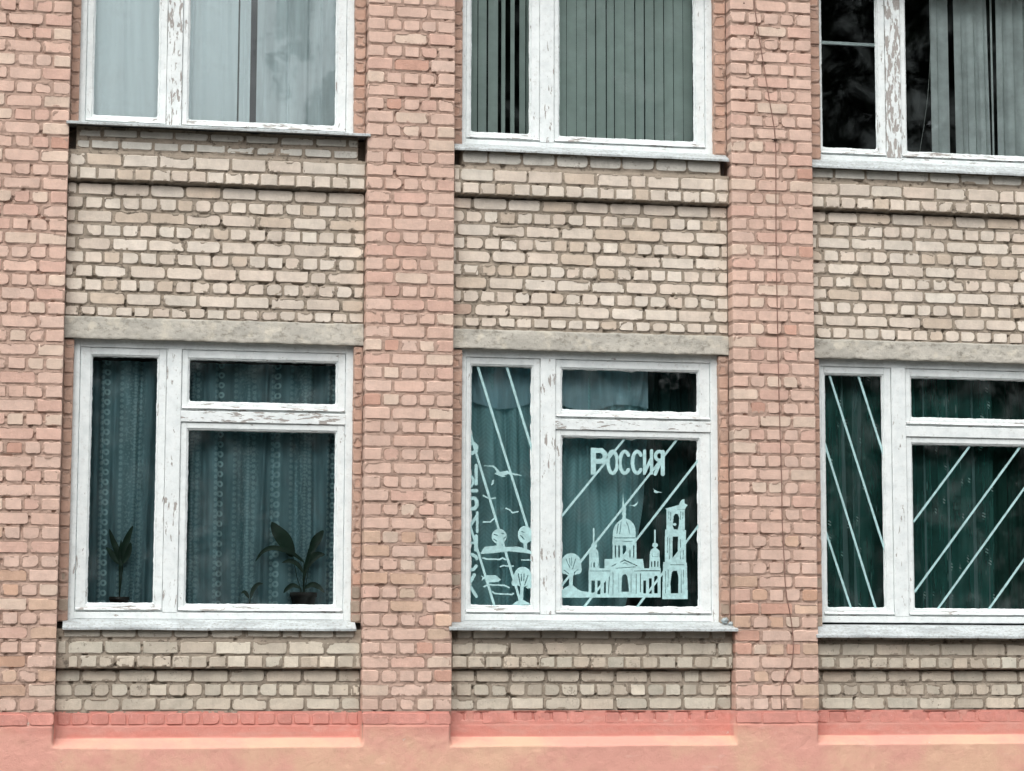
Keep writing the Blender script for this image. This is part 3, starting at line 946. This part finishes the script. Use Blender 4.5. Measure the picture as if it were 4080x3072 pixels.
A1 = ((2.9802, .000605, .000002), (2.63408, .00001, -.000596))       # narrow pane of the middle ground-floor window
A4 = ((3.72144, .000535, -.000002), (1.4978, .000005, -.00052))      # its wide pane
A6 = ((5.8146, .001247, -.000022), (2.65284, .000019, -.001187))     # right-hand window
WM, WR = WINO[1], WINO[2]
def rect(x0, y0, x1, y1): return [(x0, y0), (x1, y0), (x1, y1), (x0, y1)]
def arc(cx, cy, rx, ry, a0, a1, n=16): return [(cx + rx * math.cos(math.radians(a0 + (a1 - a0) * i / n)), cy + ry * math.sin(math.radians(a0 + (a1 - a0) * i / n))) for i in range(n + 1)]
def up(pts, d=1180): return [(x, y - d) for x, y in pts]

cath = [('p', rect(460, 825, 1518, 1255)), ('p', [(695, 690), (1255, 690), (1275, 830), (695, 830)]), ('p', rect(810, 455, 1160, 695)),
 ('p', [(815, 330), (1148, 330), (1155, 460), (805, 460)]),
 ('p', [(815, 338), (820, 260), (850, 190), (900, 135), (950, 100), (1010, 95), (1070, 120), (1120, 175), (1145, 240), (1150, 338)]),
 ('p', [(950, 105), (957, 55), (942, 32), (955, 5), (950, -60), (960, -85), (1000, -80), (1012, -55), (1000, 0), (1012, 35), (1000, 60), (1012, 105)]),
 ('p', [(950, -78), (980, -78), (963, -280)]),
 ('p', [(468, 580), (490, 560), (525, 520), (495, 495), (505, 465), (522, 460), (522, 240), (547, 240), (547, 455), (580, 470), (585, 505), (565, 530), (600, 580), (618, 830), (468, 830)]),
 ('p', [(1360, 590), (1380, 550), (1420, 520), (1392, 500), (1400, 460), (1420, 450), (1423, 260), (1444, 260), (1447, 450), (1478, 470), (1475, 500), (1450, 525), (1500, 570), (1508, 830), (1350, 830)]),
 ('p', [(75, 1145), (130, 1100), (180, 1075), (240, 1080), (300, 1130), (360, 1160), (462, 1172), (462, 1255), (75, 1255)])]
for x, a, b, w in ((852, 490, 670, 20), (905, 490, 670, 22), (1066, 560, 670, 18), (1120, 490, 670, 16), (497, 732, 815, 12), (541, 737, 815, 26), (601, 742, 810, 9),
                   (1386, 727, 805, 15), (1431, 717, 805, 20), (1476, 722, 805, 16), (817, 880, 1210, 12), (895, 895, 1190, 8), (1080, 910, 1180, 7), (1157, 905, 1200, 11), (1219, 900, 1180, 9)):
    cath.append(('-s', [(x, a + w / 2), (x, b - w / 2)], w))
cath += [('-p', [(958, 490), (1006, 490), (1012, 560), (985, 612), (956, 622)]), ('-s', [(895, 175), (873, 318)], 11), ('-s', [(935, 150), (915, 320)], 11), ('-s', [(1008, 140), (1045, 220), (1058, 315)], 9),
 ('-s', [(832, 380), (1140, 380)], 9), ('-s', [(850, 428), (1100, 430)], 6), ('-s', [(800, 795), (985, 706), (1170, 790)], 13), ('-s', [(862, 826), (1150, 806)], 9), ('-s', [(960, 765), (990, 740), (1030, 768)], 7),
 ('-s', [(482, 866), (785, 866)], 10), ('-s', [(1130, 866), (1500, 864)], 11), ('-s', [(495, 660), (585, 660)], 6), ('-s', [(500, 600), (495, 655)], 5), ('-s', [(575, 600), (585, 655)], 5), ('-s', [(1395, 655), (1480, 655)], 6), ('-s', [(1390, 610), (1395, 655)], 5), ('-s', [(1480, 610), (1480, 655)], 5),
 ('-p', [(940, 1170), (945, 960), (965, 920), (1000, 912), (1025, 940), (1045, 1080), (1050, 1170)]),
 ('-p', rect(500, 1005, 553, 1182)), ('-p', rect(590, 1005, 632, 1205)), ('-p', [(685, 1040), (715, 1010), (715, 1190), (685, 1190)]), ('-s', [(765, 945), (748, 1190)], 11),
 ('-p', rect(1260, 1005, 1302, 1195)), ('-p', rect(1345, 975, 1386, 1200)), ('-p', [(1420, 960), (1435, 938), (1465, 938), (1475, 960), (1475, 1195), (1420, 1195)])]
paint_shape('painted_cathedral', cath, A4, WM)
tree = [('e', 205, 770, 150, 165), ('e', 110, 850, 55, 60), ('e', 310, 840, 50, 70), ('p', [(178, 890), (236, 890), (228, 1100), (178, 1100)])]
for pts in ([(130, 690), (185, 815)], [(183, 680), (190, 790)], [(212, 665), (212, 790)], [(270, 690), (228, 835)], [(100, 850), (170, 905)], [(250, 890), (305, 845)], [(245, 930), (262, 890)]): tree.append(('-s', pts, 9))
paint_shape('painted_tree', tree, A4, WM, 4, .2299)
tower = [('p', up([(1590, 1125), (1720, 1090), (1790, 1070), (1810, 1020), (1840, 990), (1870, 985), (1875, 1050), (1920, 1070), (1895, 1100), (1880, 1135), (1600, 1140)])),
 ('p', rect(1605, -42, 1876, 258)), ('p', [(1583, 256), (1892, 262), (1890, 742), (1578, 742)]), ('p', [(1555, 735), (1905, 745), (1917, 1278), (1538, 1278)]),
 ('-p', [(1715, 250), (1695, 200), (1710, 60), (1730, 25), (1770, 25), (1795, 80), (1790, 180), (1770, 255)]), ('e', 1726, 180, 26, 20), ('-p', [(1695, 358), (1776, 358), (1770, 595), (1690, 682)]),
 ('-p', [(1670, 1195), (1660, 1050), (1680, 890), (1700, 865), (1760, 865), (1780, 960), (1775, 1195)]), ('-s', [(1660, 776), (1858, 776)], 9)]
for x, a, b in ((1640, -10, 90), (1668, 0, 120), (1815, -10, 110), (1848, 0, 90), (1620, 370, 600), (1652, 380, 690), (1812, 400, 690), (1852, 560, 690), (1592, 850, 1190), (1628, 850, 1100), (1822, 850, 1190), (1852, 850, 1060)): tower.append(('-s', [(x, a), (x - 3, b)], 7))
paint_shape('painted_bell_tower', tower, A4, WM, 4, .2302)
L3 = 1180
let = [[('p', rect(490, 235, 566, 628)), ('s', [(530, 272), (645, 272), (695, 318), (700, 385), (655, 432), (530, 435)], 72)],
       [('s', arc(810, 445, 68, 162, 0, 360, 28), 52)],
       [('s', arc(988, 445, 72, 160, -42, -318, 26), 52)],
       [('s', arc(1172, 442, 70, 160, -42, -318, 26), 52)],
       [('s', [(1281, 275), (1278, 605)], 48), ('s', [(1385, 270), (1385, 600)], 50), ('s', [(1285, 590), (1380, 380)], 44)],
       [('s', [(1552, 285), (1550, 615)], 60), ('s', arc(1500, 345, 58, 66, 0, 360, 20), 50), ('s', [(1510, 440), (1438, 615)], 50)]]
for ops in let:
    paint_shape('painted_letter', [(o[0], up(o[1])) + tuple(o[2:]) for o in ops], A4, WM, 4, .2301)
for bird in ([(1395, 815), (1430, 850), (1465, 868), (1540, 888), (1490, 890), (1450, 898), (1415, 880), (1425, 858)], [(1035, 1082), (1130, 1072), (1185, 1025), (1165, 1075), (1130, 1098), (1100, 1085)]):
    paint_shape('painted_bird', [('p', up(bird))], A4, WM, 4, .2303)
for a, b in (((990, 90 - L3), (45, 1270 - L3)), ((1765, 95 - L3), (62, 1088)), ((2118, 350 - L3), (385, 1405)), ((2118, 145), (1165, 1400))): stripe(a, b, .0175, A4, WM)
for a, b in (((200, 60), (902, 2337)), ((575, 70), (925, 1225)), ((108, 930), (763, 3127)), ((100, 2077), (418, 3127))): stripe(a, b, .0185, A1, WM)
D2 = 1537.5
def dn(p): return [(x, y + D2) for x, y in p]
paint_shape('painted_bird', [('p', [(265, 1335), (400, 1332), (440, 1365), (490, 1418), (580, 1400), (620, 1425), (700, 1440), (770, 1465), (640, 1455), (590, 1445), (540, 1462), (565, 1482), (520, 1482), (470, 1462), (412, 1440), (445, 1422), (420, 1380), (390, 1352)])], A1, WM, 5)
paint_shape('painted_bird', [('p', [(372, 1592), (385, 1530), (412, 1512), (402, 1572)])], A1, WM, 5)
for p in ([(275, 180), (330, 208), (355, 222), (425, 212)], [(565, 345), (610, 362), (645, 402), (715, 385)], [(275, 515), (360, 517), (412, 470)]):
    paint_shape('painted_bird', [('s', dn(p), 18)], A1, WM, 4)
paint_shape('painted_tree', [('e', 475, 700 + D2, 96, 96), ('p', dn([(445, 780), (505, 780), (510, 840), (440, 840)])), ('-s', dn([(415, 675), (455, 690)]), 14), ('-s', dn([(405, 735), (445, 760)]), 12), ('-s', dn([(520, 745), (555, 710)]), 14), ('-s', dn([(500, 660), (530, 665)]), 12)], A1, WM, 4)
paint_shape('painted_tree', [('e', 805, 680 + D2, 92, 112), ('p', dn([(788, 740), (832, 740), (832, 870), (788, 870)])), ('-s', dn([(750, 690), (795, 740)]), 12), ('-s', dn([(760, 640), (795, 650)]), 10)], A1, WM, 4, .2300, (0, 905))
paint_shape('painted_island', [('p', dn([(235, 912), (290, 830), (450, 815), (560, 835), (700, 830), (820, 855), (880, 888), (900, 928), (760, 905), (600, 890), (400, 912), (250, 922)]))], A1, WM, 4, .2302)
for p, w in (([(270, 972), (330, 990), (400, 988), (480, 992), (520, 975), (560, 998)], 20), ([(490, 1085), (530, 1070), (600, 1080), (655, 1078)], 17), ([(760, 1000), (890, 1005)], 15), ([(285, 1335), (330, 1312), (540, 1320), (600, 1350)], 20), ([(395, 1405), (430, 1425), (640, 1437), (655, 1425)], 19)):
    paint_shape('painted_wave', [('s', dn(p), w)], A1, WM, 4, .2303)
paint_shape('painted_fish', [('p', dn([(240, 1185), (280, 1212), (320, 1190), (430, 1190), (500, 1250), (460, 1275), (340, 1282), (290, 1235), (250, 1260), (265, 1220)]))], A1, WM, 4, .2301)
t3 = [('e', 775, 1215 + D2, 112, 128), ('e', 680, 1290 + D2, 48, 45), ('e', 850, 1310 + D2, 48, 55), ('p', dn([(738, 1200), (792, 1200), (778, 1530), (744, 1530)])), ('p', dn([(640, 1568), (700, 1522), (760, 1500), (830, 1532), (885, 1568)]))]
for p in ([(718, 1175), (745, 1320)], [(757, 1180), (760, 1265)], [(793, 1180), (788, 1265)], [(840, 1200), (800, 1320)], [(700, 1330), (735, 1345)], [(800, 1350), (830, 1330)]): t3.append(('-s', dn(p), 11))
paint_shape('painted_tree', t3, A1, WM, 4, .2299, (0, 905))
vl = [[('s', [(60, 1055), (150, 1052), (188, 1095), (180, 1150), (130, 1178), (60, 1178)], 46)],
      [('s', [(182, 1335), (182, 1570)], 42), ('s', [(60, 1468), (120, 1470), (145, 1500), (145, 1560), (120, 1600), (60, 1602)], 28)],
      [('s', dn([(60, 118), (190, 118)]), 42), ('s', dn([(60, 212), (165, 214), (190, 255), (190, 305), (165, 345), (60, 350)]), 46)],
      [('s', dn([(196, 395), (196, 640)]), 34), ('s', dn([(90, 590), (190, 440)]), 38)],
      [('s', dn([(182, 695), (182, 870)]), 46), ('s', dn([(60, 782), (180, 782)]), 34)],
      [('s', dn([(60, 925), (130, 928), (175, 950), (192, 980)]), 40), ('s', dn([(185, 1075), (150, 1118), (60, 1128)]), 40)],
      [('s', dn([(160, 1185), (95, 1300)]), 42), ('s', dn([(95, 1310), (185, 1455)]), 38)]]
for ops in vl: paint_shape('painted_letter', ops, A1, WM, 4, .2301, (94, 400))
for a, b in (((72, 45), (441, 1205)), ((262, 45), (441, 605)), ((42, 495), (387, 1603)), ((42, 1045), (227, 1603)), ((1003, 515), (628, 1018)), ((1345, 515), (635, 1480)), ((1500, 616), (778, 1608)), ((1500, 1085), (1118, 1612))): stripe(a, b, .0175, A6, WR)

# ------------------------------------------------------------------ curtains, blinds and plants inside
def curtain(name, x0, x1, z0, z1, y, amp, per, mat, seed, edge=None, zlow=None, nx=150):
    xs = np.linspace(0, 1, nx); zs = np.linspace(0, 1, 26)
    S, T = np.meshgrid(xs, zs)
    xr = np.full(S.shape, x1)
    if edge: xr = np.interp(T, [e[0] for e in edge], [e[1] for e in edge])
    X = x0 + (xr - x0) * S
    Z = z0 + (z1 - z0) * T
    if zlow is not None: Z = np.where(True, (z0 + zlow(X)) + (z1 - z0 - zlow(X)) * T, Z)
    ph = 5 * vnoise(S * 3, T * .4, .5, seed) + 2 * vnoise(S * 9, T * .2, .6, seed + 3)
    Y = y + amp * np.sin(X / per * 6.283 + ph) + amp * .5 * np.sin(X / per * 6.283 * 2.3 + 3 * ph)
    me = grid_mesh(name, xs, zs, Y, mat)
    co = np.stack([X, Y, Z], -1).reshape(-1, 3).astype(np.float32)
    me.vertices.foreach_set('co', co.ravel()); me.update()
    return obj(name, me)
o = curtain('net_curtain', .08, 1.250, 4.42, 6.3, .33, .010, .19, M_CUR_W, 3); tag(o, 'pale blue-white net curtain in the left part of the top left window', 'curtain', 'net curtains of the top left window')
o = curtain('net_curtain', 1.262, 1.345, 4.42, 6.3, .325, .006, .12, M_CUR_W, 4, nx=24); tag(o, 'narrow folded strip of white net left of the dark gap in the top left window', 'curtain', 'net curtains of the top left window')
o = curtain('net_curtain', 1.395, 2.12, 4.42, 6.3, .335, .012, .21, M_CUR_W2, 5); tag(o, 'pale net curtain right of the dark gap in the top left window', 'curtain', 'net curtains of the top left window')
o = curtain('lace_curtain', .09, 2.12, .73, 2.60, .47, .022, .16, M_CUR_L, 6, nx=260); tag(o, 'dark lace curtain with bead-like columns in the bottom left window', 'curtain')
cw = curtain('net_curtain', 3.085, 4.49, .73, 2.70, .45, .024, .20, M_CUR_T, 7, edge=[(0, 4.30), (.18, 4.36), (.45, 4.46), (.7, 4.49), (1, 4.49)], nx=200); tag(cw, 'teal net curtain behind the painted cathedral in the bottom middle window', 'curtain')
def scal(X): return -.03 * np.abs(np.sin((X - 3.05) * 5.4)) + .02 * np.sin(X * 9)
o = curtain('curtain_valance', 3.05, 4.485, 2.345, 2.70, .41, .016, .24, M_CUR_S, 8, zlow=scal); tag(o, 'scalloped short valance at the top of the bottom middle window', 'curtain')
o = curtain('net_curtain', 5.895, 7.33, .73, 2.70, .46, .020, .27, M_CUR_G, 9, nx=200); tag(o, 'dark green net curtain with twig pattern in the bottom right window', 'curtain')
for xa_, xb_, w_ in ((5.935, 5.925, .010), (6.075, 6.115, .012), (6.20, 6.15, .085), (6.755, 6.765, .014), (6.950, 6.965, .013), (7.165, 7.185, .015), (7.300, 7.275, .012)):
    fo = curtain('fold', xa_ - w_ / 2, xa_ + w_ / 2, .73, 2.70, .445, .003, .1, M_CUR_SEAM, 11, edge=[(0, xb_ + w_ / 2), (1, xa_ + w_ / 2)], nx=5)
    fo.parent = o
o3 = curtain('dark_sheet', 4.47, 4.93, .73, 2.70, .62, .02, .15, simple('dim_room_teal', (.03, .085, .08), .95, .2, 4), 12); tag(o3, 'added dark teal sheet standing in for the dim room beside the net curtain in the bottom middle window', 'curtain')  # added sheet that gives the open, dark part of the window its dim tone
o2 = curtain('dark_sheet', 7.33, 7.80, .73, 2.70, .55, .02, .12, simple('green_drape', (.018, .075, .06), .95, .2, 4), 10); tag(o2, 'dark green drape at the right side of the bottom right window', 'curtain')

def blind(name, label, slats, z0, z1, mat, y):
    R0 = empty(name, (sum(s[0] for s in slats) / len(slats), y, z0)); tag(R0, label, 'blind', 'vertical window blinds')
    bx = R0.location.x
    for x, w, ang, lean in slats:
        m = MB(); n = 5; ca, sa = math.cos(ang), math.sin(ang); rings = []
        nz = 8
        for k in range(nz + 1):
            z = (z1 - z0) * k / nz
            sway = lean * (1 - k / nz)
            rings.append([(x - bx + sway + (q / n - .5) * w * ca, (q / n - .5) * w * sa + .006 * (1 - (2 * q / n - 1) ** 2), z) for q in range(n + 1)])
        m.sweep(rings, closed=False)
        o = obj('slat', m.mesh('slat', mat, True), R0)
    hr = obj('headrail', MB().box(min(s[0] for s in slats) - bx - .05, max(s[0] for s in slats) - bx + .05, -.02, .025, z1 - z0, z1 - z0 + .04).mesh('headrail', M_PUTTY), R0)
    return R0
sl = []
for a_, b_ in ((3.058, 3.114), (3.121, 3.187), (3.20, 3.278), (3.304, 3.336), (3.376, 3.410), (3.448, 3.496), (3.504, 3.56)): sl.append(((a_ + b_) / 2, b_ - a_, .05, 0))
xe = [3.60, 3.68, 3.757, 3.826, 3.906, 3.984, 4.062, 4.146, 4.214, 4.298, 4.378, 4.458, 4.537, 4.615, 4.694, 4.772, 4.85]
gaps = (.004, .004, .004, .003, .004, .009, .007, .009, .005, .004, .011, .008, .007, .005, .004, .003)
for a_, b_, g_ in zip(xe[:-1], xe[1:], gaps): sl.append(((a_ + b_) / 2, b_ - a_ - g_, rng.uniform(-.04, .06), 0))
blind('vertical_blind', 'grey-green closed vertical blind in the top middle window', sl, 4.40, 6.30, M_SLAT, .38)
sl = []
for a_, b_, t_, l_ in ((6.853, 6.912, -.05, .0), (6.908, 6.950, .55, .0), (6.946, 7.003, -.30, .0), (7.055, 7.120, -.05, .004), (7.112, 7.168, .50, .006), (7.160, 7.222, -.10, .012), (7.215, 7.264, .60, .016), (7.256, 7.300, -.25, .02), (7.296, 7.338, .5, .024),
                       (7.372, 7.388, -.1, 0), (7.424, 7.480, -.05, -.006), (7.474, 7.520, .55, -.004), (7.512, 7.570, -.2, 0), (7.564, 7.610, .5, 0), (7.604, 7.660, -.1, 0), (7.654, 7.700, .5, 0), (7.694, 7.78, -.1, 0)):
    sl.append(((a_ + b_) / 2, (b_ - a_) / math.cos(t_), t_, l_))
blind('vertical_blind', 'pale grey vertical blind pulled aside in the top right window', sl, 4.40, 6.30, M_SLAT2, .40)

def tube(name, pts, r, mat, parent=None, n=6):
    pts = [Vector(p) for p in pts]
    rings = []
    for i, p in enumerate(pts):
        d = (pts[min(i + 1, len(pts) - 1)] - pts[max(i - 1, 0)]).normalized()
        a = d.orthogonal().normalized(); a = (Vector((0, 1, 0)) - d * d.y).normalized() if abs(d.y) < .9 else a
        b = d.cross(a)
        rings.append([p + a * math.cos(6.283 * k / n) * r + b * math.sin(6.283 * k / n) * r for k in range(n)])
    return obj(name, MB().sweep(rings).mesh(name, mat, True), parent)
def smooth_path(pts, k=6):
    out = []
    P = [Vector(p) for p in pts]
    for i in range(len(P) - 1):
        p0, p1, p2, p3 = P[max(i - 1, 0)], P[i], P[i + 1], P[min(i + 2, len(P) - 1)]
        for j in range(k):
            t_ = j / k
            out.append(.5 * ((2 * p1) + (-p0 + p2) * t_ + (2 * p0 - 5 * p1 + 4 * p2 - p3) * t_ * t_ + (-p0 + 3 * p1 - 3 * p2 + p3) * t_ ** 3))
    out.append(P[-1])
    return out
o = tube('blind_cord', smooth_path([(6.84, .34, 5.9), (6.835, .34, 5.4), (6.80, .34, 4.9), (6.72, .34, 4.42)]), .0022, M_CORD); tag(o, 'thin hanging cord left of the blind in the top right window', 'cord')

A7 = ((.08464, .001173, .00002), (2.65296, .000019, -.001182))
def p7(x, y, d): return (A7[0][0] + A7[0][1] * x + A7[0][2] * y, d, A7[1][0] + A7[1][1] * x + A7[1][2] * y)
def leaf(pts, width, d, root):
    path = smooth_path([p7(x, y, d + dd) for x, y, dd in pts], 5)
    base = Vector(root.location)
    n = len(path); v, f = [], []
    for i, p in enumerate(path):
        s = i / (n - 1)
        w = width * (math.sin(math.pi * min(1, s * .96 + .04)) ** .8) * (1.15 - .35 * s) / 2 + .0015
        dr = (path[min(i + 1, n - 1)] - path[max(i - 1, 0)]).normalized()
        side = dr.cross(Vector((.25, -1, .1))).normalized()
        v += [tuple(p - side * w - base), tuple(p + Vector((0, .012 * min(1, w * 30), 0)) - base), tuple(p + side * w - base)]
    for i in range(n - 1):
        a = i * 3; f += [(a, a + 1, a + 4, a + 3), (a + 1, a + 2, a + 5, a + 4)]
    return obj('leaf', mesh_from('leaf', v, f, M_LEAF, True), root)
def plant(name, label, base, leaves, pot_r, d):
    b = p7(*base, d)
    R0 = empty(name, (b[0], d, .716)); tag(R0, label, 'houseplant', 'potted plants behind the bottom left window')
    prof = [(.7, 0), (.75, .01), (1.0, .10), (1.08, .10), (1.08, .125), (.98, .125), (.95, .11)]
    rings = [[(pot_r * r * math.cos(6.283 * k / 18), pot_r * r * math.sin(6.283 * k / 18), z * pot_r / .075) for k in range(18)] for r, z in prof]
    obj('pot', MB().sweep(rings).mesh('pot', M_POT, True), R0)
    topz = .716 + .11 * pot_r / .075
    for pts, w in leaves:
        x, y, dd = pts[0]; q = p7(x, y, d + dd)
        o = tube('stem', smooth_path([Vector((0, 0, topz - .716)), (Vector(q) - Vector(R0.location)) * .55 + Vector((0, 0, .02)), Vector(q) - Vector(R0.location)], 4), .0032, M_LEAF, R0, 5)
        leaf(pts, w, d, R0)
plant('potted_plant', 'dark broad-leaved houseplant right of the post in the bottom left window', (1440, 1600),
      [([(1375, 1300, 0), (1330, 1210, -.01), (1275, 1140, -.015), (1240, 1080, 0)], .115), ([(1485, 1290, 0), (1515, 1215, 0), (1545, 1170, 0), (1572, 1135, 0)], .070),
       ([(1445, 1335, 0), (1360, 1275, -.02), (1250, 1245, -.03), (1180, 1270, -.03), (1135, 1330, -.02)], .036), ([(1450, 1390, 0), (1490, 1320, 0), (1535, 1290, 0), (1580, 1290, 0)], .06),
       ([(1440, 1400, 0), (1400, 1345, 0), (1350, 1328, 0), (1305, 1338, 0)], .034), ([(1420, 1500, 0), (1375, 1482, 0), (1335, 1505, 0), (1315, 1530, 0)], .034), ([(1450, 1500, 0), (1500, 1478, 0), (1545, 1498, 0), (1575, 1530, 0)], .04),
       ([(1440, 1460, 0), (1455, 1380, 0), (1470, 1310, 0), (1478, 1250, 0)], .03)], .095, .355)
plant('potted_plant', 'small upright houseplant in the narrow left pane of the bottom left window', (280, 1600),
      [([(285, 1330, 0), (265, 1250, 0), (240, 1190, 0), (218, 1120, 0)], .045), ([(300, 1320, 0), (312, 1240, 0), (335, 1170, 0), (365, 1100, 0)], .052),
       ([(280, 1335, 0), (250, 1300, 0), (225, 1260, 0), (198, 1235, 0)], .045), ([(305, 1335, 0), (330, 1290, 0), (345, 1240, 0), (352, 1205, 0)], .042), ([(290, 1350, 0), (285, 1290, 0), (290, 1240, 0), (292, 1190, 0)], .03)], .07, .37)
plant('potted_plant', 'low sprig beside the larger plant near the sill of the bottom left window', (1100, 1600),
      [([(1105, 1560, 0), (1120, 1510, 0), (1150, 1475, 0), (1185, 1470, 0)], .032), ([(1095, 1560, 0), (1080, 1535, 0), (1065, 1520, 0), (1045, 1530, 0)], .026)], .045, .36)

# ------------------------------------------------------------------ wire hanging down the right-hand pier, crumbs on the sill
wp = [(5.246, 5.75), (5.246, 5.521), (5.281, 5.25), (5.316, 5.029), (5.363, 4.723), (5.408, 4.418), (5.407, 3.95), (5.406, 3.49), (5.414, 2.52), (5.43, 1.687), (5.430, 1.47), (5.442, 1.16), (5.455, .902), (5.492, .691), (5.508, .492), (5.488, .341), (5.413, .189), (5.411, .005)]
wr = empty('hanging_wire', (5.41, -.01, .005)); tag(wr, 'thin brown wire hanging down the face of the right-hand pink pier', 'wire')
w_o = tube('wire', [p - Vector((5.41, -.01, .005)) for p in smooth_path([(x, -.0085 + .002 * math.sin(z * 9), z) for x, z in wp], 8)], .0035, M_WIRE, wr)
nl = obj('nail', MB().box(-.012, .012, -.012, .012, -.006, .006).box(-.03, .03, -.006, .0, -.004, .002).mesh('nail', M_IRON), wr, (0, .004, 4.405))
for k, (x, z, s, lab) in enumerate(((4.998, .690, .030, 'larger grey cement lump against the frame at the right end of the bottom middle sill'), (5.040, .664, .022, 'smaller grey cement lump at the outer right tip of the bottom middle sill'))):
    v = []
    for a in range(3):
        for q in range(7):
            th = q * 6.283 / 7; ph = (a / 2 - .5) * 2.2
            rr = s * rng.uniform(.75, 1.2)
            v.append((x + rr * math.cos(ph) * math.cos(th), .09 - k * .02 + rr * math.cos(ph) * math.sin(th), z - .012 + rr * math.sin(ph) * .8))
    f = [(a * 7 + q, a * 7 + (q + 1) % 7, (a + 1) * 7 + (q + 1) % 7, (a + 1) * 7 + q) for a in range(2) for q in range(7)] + [tuple(range(7))[::-1], tuple(range(14, 21))]
    o = obj('cement_crumb', mesh_from('cement_crumb', v, f, M_CRUMB)); tag(o, lab, 'rubble', 'cement lumps on the sill')

# ------------------------------------------------------------------ unseen trees added behind the camera, heights shaped to darken the window reflections
def unseen_tree_belt():
    nl = 70000
    n = nl
    x = nr.uniform(-70, 130, n)
    prof = 9.5 + 2.5 * np.sin(x * .31) + 1.5 * np.sin(x * .83 + 1)
    prof = np.where(x > 21, 27 + 3 * np.sin(x * .5), prof)
    prof = np.where((x > 10.5) & (x <= 21), 25 + 2.5 * np.sin(x * 1.7), prof)
    prof = np.where((x > 6.2) & (x < 9.5), 21 + 2 * np.sin(x * 2.3), prof)
    prof = np.where(x < -4, 13 + 3 * np.sin(x * .4), prof)
    hz = nr.rand(n) ** .85
    z = GROUND + prof * hz
    y = -52 - nr.uniform(0, 8, n)
    keep = ~((x > 6.2) & (x < 9.5) & (z > 12) & (vnoise(x, z, 1.2, 3) < .55))
    x, y, z = x[keep], y[keep], z[keep]; n = len(x)
    s = nr.uniform(.25, .6, n)
    a = nr.normal(size=(n, 3)); a /= np.linalg.norm(a, axis=1)[:, None]
    b = np.cross(a, nr.normal(size=(n, 3))); b /= np.linalg.norm(b, axis=1)[:, None]
    c = np.stack([x, y, z], -1); a *= s[:, None]; b *= s[:, None]
    co = np.stack([c - a - b, c + a - b, c + a + b, c - a + b], 1).reshape(-1, 3).astype(np.float32)
    q = np.arange(n * 4)
    me = bpy.data.meshes.new('unseen_tree_belt')
    me.vertices.add(len(co)); me.vertices.foreach_set('co', co.ravel())
    me.loops.add(len(q)); me.loops.foreach_set('vertex_index', q.astype(np.int32))
    me.polygons.add(n); me.polygons.foreach_set('loop_start', np.arange(0, n * 4, 4, dtype=np.int32))
    me.update(calc_edges=True)
    me.materials.append(simple('tree_leaves', (.03, .045, .025), .9, .4, .4))
    o = obj('unseen_tree_belt', me)
    tag(o, 'unseen dark trees added across the yard to darken the window reflections', 'trees', None, 'stuff')
unseen_tree_belt()
